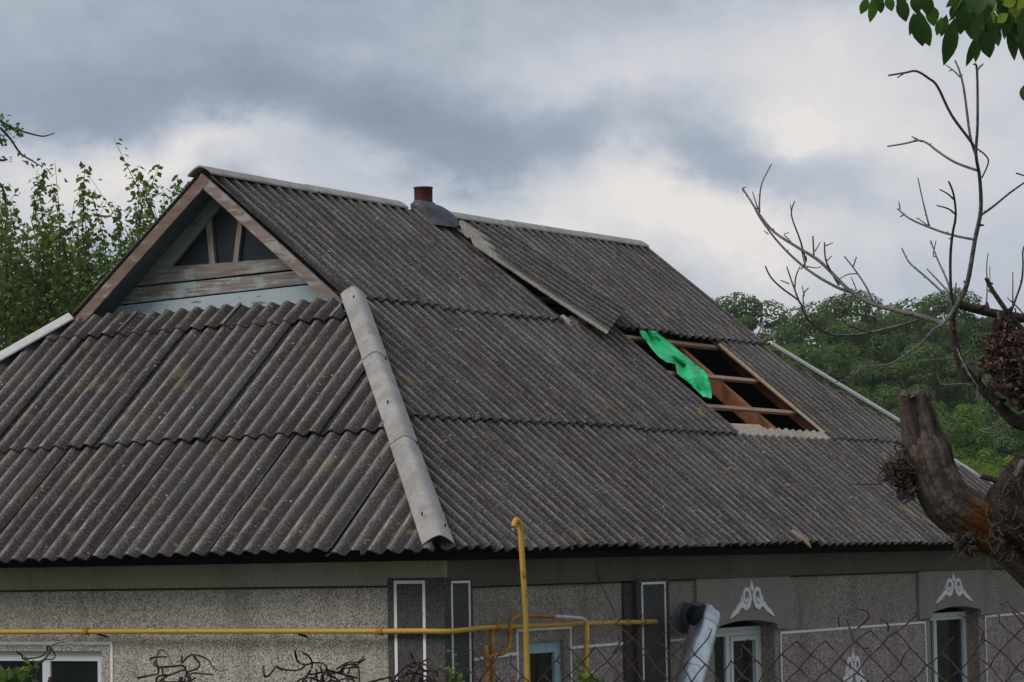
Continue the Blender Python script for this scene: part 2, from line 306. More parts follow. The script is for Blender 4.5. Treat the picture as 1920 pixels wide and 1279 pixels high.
M_shag = mat('shaggy_dead_leaves', f_leaf((.06, .040, .032), (.155, .095, .072), (.34, .25, .20), .15, .1, .8), .9)
M_tuft = mat('dry_twig_tuft', f_leaf((.045, .034, .028), (.11, .085, .07), (.20, .16, .12), .1, .1, .8), .9)
M_vine = mat('dry_vine_bark', f_bark((.045, .024, .02), (.09, .055, .045)), .85)
def f_ground(t, b, o):
    n = t.noise(oc(t), .5, 5, .6); n2 = t.noise(oc(t), 9, 4); c = t.mix(t.ramp(n, .35, .65), (.045, .075, .022), (.085, .095, .04)); return t.mix(t.ramp(n2, .4, .7, 0, .5), c, (.10, .085, .055))
M_ground = mat('rough_grass_ground', f_ground, .95, 0, .1)
# ------------------------------------------------------------------ terrain
def gh(x, y):
    dx, dy = x-CAMP.x, y-CAMP.y; d = dx*_F.x+dy*_F.y; s_ = dx*_R0.x+dy*_R0.y
    z = -2.6
    z += .95/(1+math.exp(max(-30, min(30, (d-11)/1.2))))
    if d > 85: z += min(d-85, 190)*.085*min(1, (d-85)/20)
    return z
gx_ = sorted(set([round(v, 2) for v in list(np.arange(-60, 130, 3))+[-3000, -1200, -500, -250, -120, 170, 250, 400, 900, 3000]]))
gy_ = gx_
V = [(x, y, gh(x, y)) for x in gx_ for y in gy_]; n_ = len(gy_)
ground = mesh('ground', V, [(i*n_+j, (i+1)*n_+j, (i+1)*n_+j+1, i*n_+j+1) for i in range(len(gx_)-1) for j in range(n_-1)], M_ground, smooth=True)
ground['kind'] = 'structure'
# ------------------------------------------------------------------ house
S = radians(39.8); CS, SN, TN = cos(S), sin(S), tan(S)
W2 = 3.7623*2; WR = 3.7623; GX = 2.44; GV = 3.13; XR = 9.74; XG = 9.72; LLC = 12.31; KF = (LLC-XG)/(GV*CS)
WX, WY = .45, .27; XE = LLC-.45; YE = W2-.27
house = empty('house', (0, 0, -2.6)); tag(house, 'single-storey grey house with pebble-dashed walls under a dark corrugated hip roof with a hole', 'house')
HM = Matrix.Translation((0, 0, 2.6))
def hp(o):                                           # keep world coordinates under a parent
    bpy.context.view_layer.update(); o.matrix_parent_inverse = o.parent.matrix_world.inverted(); return o
def part(mb, name, mats, parent=house, smooth=False): return hp(mb.obj(name, mats, parent, smooth))
FACE = {'right': (Vector((0, 0, 0)), Vector((1, 0, 0)), Vector((0, CS, SN)), Vector((0, -SN, CS))),
        'left': (Vector((0, 0, 0)), Vector((0, 1, 0)), Vector((CS, 0, SN)), Vector((-SN, 0, CS))),
        'back': (Vector((0, W2, 0)), Vector((1, 0, 0)), Vector((0, -CS, SN)), Vector((0, SN, CS)))}
A = .021; P = .15; TH = .009
roof = MB(); roof.beam((GX+.02, WR, WR*TN-.16), (XR, WR, WR*TN-.16), (0, 0, 1), .05, .12)
for q in ((WX+.05, WY+.05, XE-.05, WY+.15), (WX+.05, YE-.15, XE-.05, YE-.05)): roof.box((q[0], q[1], .0), (q[2], q[3], .08))
roof = part(roof, 'roof', M_rafter)
def sheet(face, u0, u1, v0, v1, vmax=None, ph=.0, lift=.022, lap=.010, nv=5, fresh_top=.0, fresh_side=0, Mt=None, name='sheet', jit=None, ulim=None, edge=None, vmin=None):
    O, U, Vv, N = Mt or FACE[face]; rr = random.Random(hash((face, round(u0, 2), round(v0, 2))) & 0xffff)
    dv = rr.uniform(-.018, .018) if jit is None else jit; bl = rr.uniform(0, .005); wv = rr.uniform(-.004, .004)
    nst = max(2, int(round((u1-u0)/(P/8)))); us = [u0+(u1-u0)*i/nst for i in range(nst+1)]
    cols = []
    ch = 0.0; tl = rr.uniform(-.012, .012)
    for u in us:
        ch = max(0, ch*.5+(rr.uniform(0, .012) if rr.random() < .10 else 0)+(.05*rr.random() if rr.random() < .004 else 0)); 
        a = v0+dv+ch; b = v1
        if vmax: b = min(b, vmax(u))
        if vmin: a = max(a, vmin(u))
        if b-a > .012: cols.append((u, a, b))
    if len(cols) < 2: return None
    Vt = []; fr = []; cr_ = []; uv = []
    k = nv+1
    def vpos(a, b, j):
        if fresh_top and b > v1-fresh_top+.01 and a < v1-fresh_top-.05:
            m1 = v1-fresh_top
            return b if j == nv else m1 if j == nv-1 else m1-.008 if j == nv-2 else a+(m1-.008-a)*j/(nv-2)
        return a+(b-a)*j/nv
    for side in (0, 1):
        for (u, a, b) in cols:
            for j in range(k):
                v = vpos(a, b, j)
                c_ = cos(2*pi*(u-ph)/P)
                h = A*c_+A+.004+(lift+bl)*(1-min(1, max(0, (v-v0)/(v1-v0))))+lap*(u-u0)/(u1-u0)+wv*sin(v*3+u0)-side*TH
                Vt.append(O+U*u+Vv*v+N*h)
                f_ = 0.0
                if fresh_top and v1-v < fresh_top+.001: f_ = 1.0
                if fresh_side and (u-u0) < fresh_side: f_ = max(f_, 1.0)
                fr.append(f_); cr_.append(.5+.5*c_); uv.append((u, v))
    nc = len(cols); n0 = nc*k; Fc = []; mi = []
    for i in range(nc-1):
        for j in range(nv):
            a = i*k+j; q = (a, a+k, a+k+1, a+1); Fc.append(q); Fc.append(tuple(n0+z for z in q[::-1]))
    for i in range(nc-1):
        for j in (0, nv):
            a = i*k+j; Fc.append((a, n0+a, n0+a+k, a+k))
    for i in (0, nc-1):
        for j in range(nv):
            a = i*k+j; Fc.append((a, a+1, n0+a+1, n0+a))
    o = mesh(name, Vt, Fc, M_slate, roof, smooth=True, attrs={'fresh': fr, 'crest': cr_}, uv=uv)
    o.data.set_sharp_from_angle(angle=radians(50)); return hp(o)
def hipmin_r(u):
    l = u/CS if u < GX else 9
    r = 9 if u <= XG else (LLC-u)/KF/CS
    return min(l, r)-.02
def seams(lo, hi, anchor, w_=1.05):
    k = math.ceil((lo-anchor)/w_-1e-6); s = [lo]
    while anchor+k*w_ < hi-.03:
        if anchor+k*w_ > lo+.03: s.append(anchor+k*w_)
        k += 1
    return s+[hi]
V1, V2, VT = 1.55, 3.13, 4.83
HU0, HU1 = 6.74, 8.75
def wave_skew(y): return 0
# right face rows
for a, b in zip(*(lambda s: (s[:-1], s[1:]))(seams(.02, LLC-.05, .62))):
    sheet('right', a, min(b+.07, LLC), 0, V1+.13, hipmin_r, ph=.07+P/2, fresh_top=.115 if (HU0-.0 < b and a < HU1-.1) else 0)
s2 = seams(1.15, LLC-1.3, 5.88)
s2 = [q for q in s2 if q < HU0-.2]+[HU0]; s3 = [HU1]+[HU1+1.05*k for k in range(1, 3)]+[10.95]
for a, b in list(zip(s2[:-1], s2[1:]))+list(zip(s3[:-1], s3[1:])):
    sheet('right', a, b+(.07 if b not in (HU0,) else 0), V1, V2+.13, hipmin_r, ph=.07+P/2, fresh_top=.10 if (5.7 < a < 6.9) else 0, fresh_side=.008 if a == HU1 else 0)
for a, b in ((GX-.02, 2.70), (2.70, 3.75), (3.75, 4.80), (4.80, 5.81), (6.86, 7.91), (7.91, 8.96), (8.96, XR)):
    vt = VT
    f = (lambda u: 9) if a < 4.8 or a > 6 else (lambda u: VT if u < 5.3 else VT-.26*(u-5.3)/.5)
    sheet('right', a, b+(.07 if b not in (5.81, XR) else 0), V2, vt, f, ph=.07+P/2)
# the shifted sheet: turned and lying on its neighbours
th = radians(25); O0 = on(1137, 628, (0, -SN, CS), .115)
Ux, Vx, Nx = FACE['right'][1:]
Us = Ux*cos(th)+Vx*sin(th); Vs = Vx*cos(th)-Ux*sin(th)
Vs2 = (Vs-Nx*.012).normalized(); Ns = Us.cross(Vs2).normalized(); Us2 = (Us+Ns*.0).normalized()
def tornv(u): return min(1.42+.34*min(1, u/.34)+.02*sin(u*41), 1.83-.467*u)
ds = sheet('right', 0, 1.05, 0, 1.75, tornv, ph=.06, lift=.0, Mt=(O0, Us2, Vs2, Ns), jit=0, nv=30, fresh_side=.024)
# pale, once-covered upper left corner of that sheet
me = ds.data; fa = me.attributes['fresh'].data; uvs = {}
for l in me.loops: uvs[l.vertex_index] = tuple(me.uv_layers[0].data[l.index].uv)
for i in range(len(fa)):
    u, v = uvs.get(i, (9, 9)); fa[i].value = max(fa[i].value, 1.0 if v > 1.10+1.0*u+.05*sin(u*50) and u < .34 else 0)
ds['label'] = 'shifted sheet lying crooked over its neighbours with a pale broken corner'
# left face rows
def hl(u): return min(u, W2-u)/CS-.02
for lo, hi, an, va, vb in ((.02, W2-.02, .93, 0, 1.35+.12), (1.05, W2-1.05, .71, 1.35, 2.83+.12), (2.2, W2-2.2, .30, 2.83, GV+.03)):
    ss = seams(lo, hi, an)
    for i, (a, b) in enumerate(zip(ss[:-1], ss[1:])):
        sheet('left', a-.07 if i else a, b, va-.012*(i-2) if va else 0, vb, hl, ph=.0+P/2+.02, lift=.024, lap=-.020)
# back face and far hip (needed to close the attic and for the dark verge of the gable)
for (a0, b0, va, vb) in ((.02, LLC-.05, 0, V1+.1), (1.15, LLC-1.3, V1, V2+.1), (GX-.02, XR, V2, VT)):
    ss = seams(a0, b0, GX)
    for a, b in zip(ss[:-1], ss[1:]): sheet('back', a, b+(.05 if b < b0-.01 else 0), va, vb, hipmin_r if vb < VT else None, nv=3)
far = MB(); zt = GV*SN
far.add([(LLC, .02, .02), (LLC, W2-.02, .02), (XG, W2-GV*CS, zt+.02), (XG, GV*CS, zt+.02), (LLC, .02, .0), (LLC, W2-.02, .0), (XG, W2-GV*CS, zt), (XG, GV*CS, zt)],
        [(0, 1, 2, 3), (7, 6, 5, 4), (0, 4, 5, 1), (1, 5, 6, 2), (2, 6, 7, 3), (3, 7, 4, 0)])
part(far, 'hip_slope', M_slate, roof)
fg = MB(); fg.add([(XR-.2, GV*CS, zt), (XR-.2, W2-GV*CS, zt), (XR-.2, WR, WR*TN-.1), (XR-.15, GV*CS, zt), (XR-.15, W2-GV*CS, zt), (XR-.15, WR, WR*TN-.1)], [(0, 2, 1), (3, 4, 5), (0, 1, 4, 3), (1, 2, 5, 4), (2, 0, 3, 5)])
part(fg, 'far_gable_wall', M_board_grey, roof)
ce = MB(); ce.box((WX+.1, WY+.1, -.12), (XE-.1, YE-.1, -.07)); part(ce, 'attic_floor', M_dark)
# rafters and battens on the right slope
def rp(u, v, n=0.): return Ux*u+Vx*v+Nx*n
for u in [1.3, 2.9, 3.8, 4.8, 5.95, 7.12, 8.08, 9.25, 10.3]:
    vm = min(u/CS if u < GX else 9, 9 if u < XG else (LLC-u)/KF/CS, 4.78)
    b_ = MB(); b_.beam(rp(u, .62, -.19), rp(u, vm-.15, -.19), Nx, .07, .135); part(b_, 'rafter', M_rafter, roof)
for v in [.6, 1.08, 1.60, 2.07, 2.57, 3.11, 3.6, 4.15, 4.62]:
    ua = max(v*CS, 0 if v < GV else GX)+.12; ub = min(LLC-v*CS*KF, 99 if v < GV else XR)-.12
    b_ = MB(); b_.beam(rp(ua, v, -.036), rp(ub, v+(.0 if v < 1.7 else -.03), -.036), Nx, .05, .028); part(b_, 'batten', M_fresh if v in (1.60,) else M_batten, roof)
b_ = MB(); b_.beam(rp(6.95, 1.70, -.0), rp(7.55, 1.71, -.0), Nx, .09, .022); o = part(b_, 'board_scrap', M_fresh, roof)
b_ = MB(); b_.beam(rp(5.92, 3.14, .0), rp(6.6, 3.12, .0), Nx, .07, .03); o = part(b_, 'board_scrap', M_fresh, roof)
b_ = MB(); b_.beam(rp(HU1+.0, 1.66, .03), rp(HU1-.03, 3.06, .03), Nx, .016, .02); part(b_, 'edge_strip', M_fresh, roof)
b_ = MB(); b_.beam(rp(5.2, 4.5, -.04), rp(6.3, 4.56, -.04), Nx, .12, .03); part(b_, 'board_scrap', M_rafter, roof)
# caps: bent cement trough pieces laid over hips and the ridge
def cap_piece(a, b, up, w_, drop, name='hip_cap', m_=M_cap, th_=.012, nseg=12, flare=1.0, wr=None, bow=0.0):
    a = Vector(a); b = Vector(b); d = (b-a).normalized(); s_ = d.cross(Vector(up)).normalized(); up = s_.cross(d).normalized(); Vt = []
    L_ = 8
    for lay in (0, 1):
        for i in range(L_+1):
            t_ = i/L_; c = a.lerp(b, t_)+up*bow*sin(pi*t_); wi = w_*(1+(flare-1)*(1-t_))
            for j in range(nseg+1):
                x = -1+2*j/nseg; y = -abs(x)**1.6
                Vt.append(c+s_*(x*wi/2)+up*(y*drop-lay*th_))
    k = nseg+1; n0 = (L_+1)*k; Fc = []
    for i in range(L_):
        for j in range(nseg):
            q = (i*k+j, i*k+j+1, (i+1)*k+j+1, (i+1)*k+j); Fc += [q[::-1], tuple(n0+z for z in q)]
        for j in (0, nseg): q = (i*k+j, (i+1)*k+j, n0+(i+1)*k+j, n0+i*k+j); Fc.append(q)
    for i in (0, L_):
        for j in range(nseg): Fc.append((i*k+j, i*k+j+1, n0+i*k+j+1, n0+i*k+j))
    o = mesh(name, Vt, Fc, m_, roof, smooth=True); o.data.set_sharp_from_angle(angle=radians(40)); return hp(o)
hipn = Vector((-SN, -SN, CS*2)).normalized()
def hipP(t_, n=.075): return Vector((GV*CS*t_+.02*t_, GV*CS*t_-.085*t_-.012, GV*SN*t_))+hipn*(n+.010)       # t_: 0 eave corner, 1 gable foot
cap_piece(hipP(.025, .088), hipP(.40, .084), hipn, .205, .075, flare=1.10, th_=.008)
cap_piece(hipP(.385, .091), hipP(.74, .086), hipn, .200, .072, flare=1.03, th_=.008)
cap_piece(hipP(.725, .093), hipP(1.02, .085), hipn, .195, .070, flare=1.02, th_=.008)
for t_, dx_ in ((.06, .045), (.10, -.05), (.36, .05), (.52, -.03), (.70, .04), (.97, -.02)):
    c_ = hipP(t_, .10)+Vector((dx_, -dx_, 0)); mb = MB(); mb.tube([c_-hipn*.03, c_-hipn*.004], .006, 8); part(mb, 'nail', M_rust, roof)
hl2 = lambda t_, n=.08: Vector((GV*CS*t_, W2-GV*CS*t_, GV*SN*t_))+Vector((-SN, SN, CS*2)).normalized()*n
cap_piece(hl2(.05), hl2(.55), (-SN, SN, 2*CS), .26, .06, m_=M_cap); cap_piece(hl2(.53, .1), hl2(1.0), (-SN, SN, 2*CS), .24, .06, m_=M_capw)
fh = lambda t_, n=.07: Vector((LLC+(XG-LLC)*t_, GV*CS*t_, GV*SN*t_))+Vector((SN, -SN, CS*2)).normalized()*n
for (a, b, n1, n2) in ((.02, .33, .05, .05), (.31, .44, .05, .06), (.47, .58, .03, .05), (.57, .98, .12, .13)):
    cap_piece(fh(a, n1), fh(b, n2), (.35*SN, -SN, CS*2), .17, .022, m_=M_capw, bow=.0, th_=.02)
rz = WR*TN
RG0 = Vector((GX-.13, WR, rz+.055)); 
def ridge_pt(x): return Vector((x, WR, rz+.060-.016*(x-GX)/7-.02*sin(pi*(x-GX)/7.4)))
for (a, b, nm) in ((GX-.07, 3.9, 0), (3.86, 5.28, .006), (5.72, 7.2, -.01), (7.16, 8.6, .0), (8.55, XR+.03, .004)):
    o = cap_piece(ridge_pt(a)+Vector((0, 0, nm)), ridge_pt(b)+Vector((0, 0, nm)), (0, 0, 1), .25, .070, 'ridge_cap', M_cap, .014)
# chimney
c0 = on(795, 398, (0, 1, 0), WR-.12)
def lath(c, prof, n=20, sx=1, sy=1):
    Vt = []; 
    for r_, z_ in prof: Vt += [(c[0]+r_*cos(2*pi*j/n)*sx, c[1]+r_*sin(2*pi*j/n)*sy, c[2]+z_) for j in range(n)]
    return Vt, [(i*n+j, i*n+(j+1) % n, (i+1)*n+(j+1) % n, (i+1)*n+j) for i in range(len(prof)-1) for j in range(n)]
pt = on(794, 352, (0, 1, 0), WR-.12); pb = on(794, 378, (0, 1, 0), WR-.12)
mb = MB(); mb.add(*lath((pb.x, pb.y, pb.z-.05), [(.083, 0), (.083, pt.z-pb.z+.04), (.089, pt.z-pb.z+.042), (.089, pt.z-pb.z+.05), (.072, pt.z-pb.z+.05), (.07, 0)])); part(mb, 'chimney_pot', M_clay, roof, True)
# tin apron wrapping the pot and running down over the ridge towards the viewer's right
mb = MB(); prof = []
rings = [(pb+Vector((0, 0, .004)), .091, .091), (pb+Vector((.012, 0, -.012)), .112, .105), (pb+Vector((.045, 0, -.022)), .160, .135), (pb+Vector((.075, -.015, -.052)), .197, .160), (pb+Vector((.10, -.04, -.100)), .222, .176), (pb+Vector((.115, -.07, -.160)), .236, .186), (pb+Vector((.12, -.09, -.215)), .242, .19)]
Vt = []; n_ = 22
for c, rx, ry in rings: Vt += [(c.x+rx*cos(2*pi*j/n_), c.y+ry*sin(2*pi*j/n_), c.z-(.18*ry*(-sin(2*pi*j/n_)) if sin(2*pi*j/n_) < 0 else .0)) for j in range(n_)]
mb.add(Vt, [(i*n_+j, i*n_+(j+1) % n_, (i+1)*n_+(j+1) % n_, (i+1)*n_+j) for i in range(len(rings)-1) for j in range(n_)]); part(mb, 'chimney_apron', M_flash, roof, True)
# ------------------------------------------------------------------ gable
gable = empty('gable', (0, 0, 0), house); hp(gable)
apx = Vector((GX, WR, rz)); fR = Vector((GX, GV*CS, GV*SN)); fL = Vector((GX, W2-GV*CS, GV*SN))
def barge(a, b, x, hgt, thk, off):                   # board hanging from the verge line a-b
    a = Vector(a); b = Vector(b); d = (b-a).normalized(); n = Vector((1, 0, 0)).cross(d).normalized(); n = -n if n.z > 0 else n
    P8 = [Vector((x, q.y, q.z)) for q in (a+n*off, b+n*off, b+n*(off+hgt), a+n*(off+hgt))]; P2 = [q+Vector((thk, 0, 0)) for q in P8]
    mb = MB(); mb.add(P8+P2, [(0, 1, 2, 3), (7, 6, 5, 4), (0, 4, 5, 1), (1, 5, 6, 2), (2, 6, 7, 3), (3, 7, 4, 0)]); return mb
part(barge(fR+Vector((0, -.02, -.0)), apx+Vector((0, 0, 0)), GX-.045, .088, .03, .004), 'bargeboard', M_barge2, gable)
part(barge(fL+Vector((0, .08, -.05)), apx+Vector((0, 0, 0)), GX-.048, .095, .03, .012), 'bargeboard', M_barge, gable)
WG = GX+.24                                          # gable wall plane
def soffit(a, b, name):
    a = Vector(a); b = Vector(b); d = (b-a).normalized(); n = Vector((1, 0, 0)).cross(d).normalized(); n = -n if n.z > 0 else n
    mb = MB(); P_ = [a+n*.055, b+n*.055, b+n*.075, a+n*.075]
    mb.add([Vector((GX-.014, q.y, q.z)) for q in P_]+[Vector((WG+.03, q.y, q.z)) for q in P_], [(0, 1, 2, 3), (7, 6, 5, 4), (0, 4, 5, 1), (1, 5, 6, 2), (2, 6, 7, 3), (3, 7, 4, 0)]); part(mb, name, M_blue, gable)
soffit(fR, apx, 'soffit_board'); soffit(fL+Vector((0, .05, -.04)), apx, 'soffit_board')
def gp(px, py): return on(px, py, (1, 0, 0), WG)
def gpoly(name, pts, m_, x0=0.0, t_=.03):            # pts: pixel corners on the gable wall plane; x0: proud distance
    Q = [gp(*q)+Vector((-x0, 0, 0)) for q in pts]; n = len(Q)
    mb = MB(); mb.add(Q+[q+Vector((t_, 0, 0)) for q in Q], [tuple(range(n)), tuple(range(2*n-1, n-1, -1))]+[(i, n+i, n+(i+1) % n, (i+1) % n) for i in range(n)]); return part(mb, name, m_, gable)
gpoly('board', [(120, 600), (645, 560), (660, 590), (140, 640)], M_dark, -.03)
gpoly('board', [(160, 616), (200, 577), (612, 531), (650, 556), (650, 585), (165, 640)], M_board_blue)
gpoly('board', [(203, 574), (245, 541), (590, 505), (612, 528)], M_board_mix, .004)
gpoly('board', [(248, 538), (290, 503), (548, 484), (590, 501)], M_board_grey, .012)
gpoly('window_frame', [(265, 520), (418, 352), (432, 368), (322, 503), (300, 506)], M_frame, .016)
gpoly('window_frame', [(418, 352), (432, 368), (548, 487), (600, 500), (575, 520)], M_frame, .016)
gpoly('pane', [(308, 505), (408, 380), (412, 500)], M_glass2, -.028, .01)
gpoly('pane', [(392, 505), (388, 404), (424, 362), (449, 390), (441, 499)], M_glass2, -.026, .01)
gpoly('pane', [(441, 499), (449, 384), (548, 487)], M_glass2, -.029, .01)
gpoly('mullion', [(386, 416), (396, 412), (404, 499), (394, 500)], M_mull, .006)
gpoly('mullion', [(447, 412), (456, 408), (446, 494), (437, 495)], M_mull, .006)
bk = MB(); bk.add([(WG+.05, GV*CS, zt-.2), (WG+.05, W2-GV*CS, zt-.2), (WG+.05, WR, rz-.12)], [(0, 1, 2)]); part(bk, 'gable_backing', M_dark, gable)
# ------------------------------------------------------------------ walls
def wall_face(name, axis, fixed, u0, u1, z0, z1, ops, m_, depth=.16, parent=house, thick=None):
    """vertical wall sheet with openings (u0,u1,z0,z1,arch rise) and their reveals"""
    mb = MB(); us = sorted(set([u0, u1]+[q for o in ops for q in o[:2]])); zs = sorted(set([z0, z1]+[q for o in ops for q in o[2:4]]))
    def p(u, z, d=0.0): return (fixed+d, u, z) if axis == 'x' else (u, fixed+d, z)
    def quad(a, b, c, d): mb.add([a, b, c, d], [(0, 1, 2, 3)])
    for i in range(len(us)-1):
        for j in range(len(zs)-1):
            uc, zc = (us[i]+us[i+1])/2, (zs[j]+zs[j+1])/2
            if any(o[0] < uc < o[1] and o[2] < zc < o[3] for o in ops): continue
            quad(p(us[i], zs[j]), p(us[i+1], zs[j]), p(us[i+1], zs[j+1]), p(us[i], zs[j+1]))
    for o in ops:
        a, b, c, d, ar = o
        quad(p(a, c), p(a, c, depth), p(a, d, depth), p(a, d)); quad(p(b, c), p(b, c, depth), p(b, d, depth), p(b, d)); quad(p(a, c), p(b, c), p(b, c, depth), p(a, c, depth))
        n = 12; arc = [(a+(b-a)*k/n, d-ar*(2*k/n-1)**2) for k in range(n+1)]
        for k in range(n):
            (x0, y0), (x1, y1) = arc[k], arc[k+1]
            if ar: quad(p(x0, y0), p(x1, y1), p(x1, d), p(x0, d))
            quad(p(x0, y0), p(x1, y1), p(x1, y1, depth), p(x0, y0, depth))
    if thick:                                        # returns at the outer edges of a proud panel
        quad(p(u0, z0), p(u0, z1), p(u0, z1, thick), p(u0, z0, thick)); quad(p(u1, z0), p(u1, z1), p(u1, z1, thick), p(u1, z0, thick)); quad(p(u0, z0), p(u1, z0), p(u1, z0, thick), p(u0, z0, thick)); quad(p(u0, z1), p(u1, z1), p(u1, z1, thick), p(u0, z1, thick))
    return part(mb, name, m_, parent)
ZG = -2.7
opL = [(3.27, 5.05, -2.0, -.665, 0)]
opB = (1.52, 2.10, -1.5, -.64, 0); op1 = (4.50, 5.60, -2.0, -.575, .045); op2 = (8.86, 10.02, -2.0, -.565, .045)
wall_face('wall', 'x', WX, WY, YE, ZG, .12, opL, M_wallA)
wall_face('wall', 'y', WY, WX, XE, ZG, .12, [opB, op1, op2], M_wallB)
o = MB(); o.add([(XE, WY, ZG), (XE, YE, ZG), (XE, YE, .12), (XE, WY, .12), (WX, YE, ZG), (WX, YE, .12)], [(0, 1, 2, 3), (1, 4, 5, 2)]); part(o, 'wall', M_wallB)
# frieze band standing proud under the eaves
mb = MB(); fr_d = .045
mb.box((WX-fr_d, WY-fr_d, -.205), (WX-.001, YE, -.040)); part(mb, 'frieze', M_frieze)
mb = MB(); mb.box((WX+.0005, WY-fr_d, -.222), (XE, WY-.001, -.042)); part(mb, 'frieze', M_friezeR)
mb = MB(); mb.box((WX-.012, WY-.012, -.038), (WX-.001, YE, .07)); mb.box((WX, WY-.012, -.040), (XE, WY-.001, .07)); part(mb, 'eave_shade_strip', M_dark)  # dark wood in the eave gap, coloured near black for the shade there
mb = MB(); mb.box((WX-.018, .70, -.219), (WX-.001, YE, -.207)); mb.box((.77, WY-.018, -.234), (XE, WY-.001, -.2255)); part(mb, 'frieze_shadow_line', mat('dark_shadow_line', lambda t, b, o: t.mix(t.noise(oc(t), 20, 4), (.03, .027, .02), (.07, .062, .048)), .95))  # thin dark strips painting the shadow line below the frieze
# boxed eaves: dark boards closing the gap behind the sheet ends
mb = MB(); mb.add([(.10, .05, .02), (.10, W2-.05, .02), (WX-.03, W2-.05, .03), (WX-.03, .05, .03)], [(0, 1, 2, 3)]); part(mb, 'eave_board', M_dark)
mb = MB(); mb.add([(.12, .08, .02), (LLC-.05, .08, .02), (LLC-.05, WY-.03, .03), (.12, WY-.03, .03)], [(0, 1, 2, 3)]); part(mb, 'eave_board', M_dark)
def rail(name, axis, d, pts, wd, m_=M_white, t_=.006):   # painted line as thin raised band; pts: (u,z)
    mb = MB()
    for (a, b) in zip(pts[:-1], pts[1:]):
        du, dz = b[0]-a[0], b[1]-a[1]; L_ = hypot(du, dz); nx, nz = -dz/L_*wd/2, du/L_*wd/2; ex, ez = du/L_*wd/2, dz/L_*wd/2
        c4 = [(a[0]+nx-ex, a[1]+nz-ez), (b[0]+nx+ex, b[1]+nz+ez), (b[0]-nx+ex, b[1]-nz+ez), (a[0]-nx-ex, a[1]-nz-ez)]
        f = (lambda q, k: (d-k, q[0], q[1])) if axis == 'x' else (lambda q, k: (q[0], d-k, q[1]))
        mb.box8([f(q, 0) for q in c4]+[f(q, t_+random.uniform(0, .0006)) for q in c4])
    return part(mb, name, m_)
# pilasters and painted frames
PT = .052
mb = MB(); mb.box((WX-PT, WY-PT+.001, ZG), (WX-.001, .69, -.155)); part(mb, 'pilaster', M_pil)
mb = MB(); mb.box((WX-PT+.001, WY-PT, ZG), (.765, WY-.001, -.165)); part(mb, 'pilaster', M_pil)
mb = MB(); mb.box((3.13, WY-PT, ZG), (3.66, WY-.001, -.205)); part(mb, 'pilaster', M_pil)
mb = MB(); mb.box((2.99, WY-.018, ZG), (3.128, WY-.001, -.226)); part(mb, 'brown_strip', mat('brown_render', f_pebble((.05, .036, .030), (.13, .095, .08), (.075, .055, .047)), .9))  # narrow brown strip of render beside the pilaster
rail('painted_line', 'x', WX-PT, [(.62, -3), (.62, -.185), (.385, -.185), (.385, -3)], .022)
rail('painted_line', 'y', WY-PT, [(.487, -3), (.487, -.19), (.715, -.19), (.715, -3)], .016)
rail('painted_line', 'y', WY-PT, [(3.215, -3), (3.215, -.245), (3.585, -.245), (3.595, -3)], .018)
rail('painted_line', 'x', WX, [(3.17, -3), (3.17, -.605), (5.2, -.605)], .022)
rail('painted_line', 'y', WY, [(1.435, -3), (1.435, -.55), (2.20, -.55), (2.20, -3)], .020)
rail('painted_line', 'y', WY, [(.80, -.735), (1.42, -.715)], .022, t_=.0045); rail('painted_line', 'y', WY, [(2.22, -.70), (2.98, -.695)], .020)
rail('painted_line', 'y', WY, [(3.70, -.70), (4.30, -.69)], .018)
# dado sheets (pinkish) 6 mm proud of the wall, with their white borders
for (a, b, zt_) in ((.78, 1.42, -.76), (2.23, 2.97, -.72), (5.68, 8.74, -.71), (10.16, XE, -.69)):
    mb = MB(); mb.box((a, WY-.006, ZG), (b, WY-.001, zt_)); part(mb, 'dado', M_dado)
rail('painted_line', 'y', WY-.006, [(5.70, -3), (5.70, -.70), (8.72, -.695), (8.78, -3)], .020)
rail('painted_line', 'y', WY-.006, [(10.17, -3), (10.17, -.68), (11.4, -.675)], .020)
# proud lintel panels above the two large windows
for (a, b, op, zb) in ((4.17, 5.86, op1, -.66), (8.56, 10.35, op2, -.66)):
    wall_face('lintel_panel', 'y', WY-.028, a, b, zb, -.2255, [(op[0], op[1], zb-.001, op[3], .045)], M_panel, depth=.03, thick=.027)
# ornaments: painted plaster scrolls
def ribbon(mb, pts, wds, f, t_=.010):
    L_, R_ = [], []
    for i, p in enumerate(pts):
        a = pts[max(i-1, 0)]; b = pts[min(i+1, len(pts)-1)]; du, dz = b[0]-a[0], b[1]-a[1]; l = hypot(du, dz) or 1; w_ = wds[i]/2
        L_.append((p[0]-dz/l*w_, p[1]+du/l*w_)); R_.append((p[0]+dz/l*w_, p[1]-du/l*w_))
    k = len(pts); Vt = [f(q, 0) for q in L_]+[f(q, 0) for q in R_]+[f(q, t_) for q in L_]+[f(q, t_) for q in R_]
    Fc = [(2*k+i, 2*k+i+1, 3*k+i+1, 3*k+i) for i in range(k-1)]+[(i, i+1, 2*k+i+1, 2*k+i) for i in range(k-1)]+[(k+i, 3*k+i, 3*k+i+1, k+i+1) for i in range(k-1)]
    mb.add(Vt, Fc)
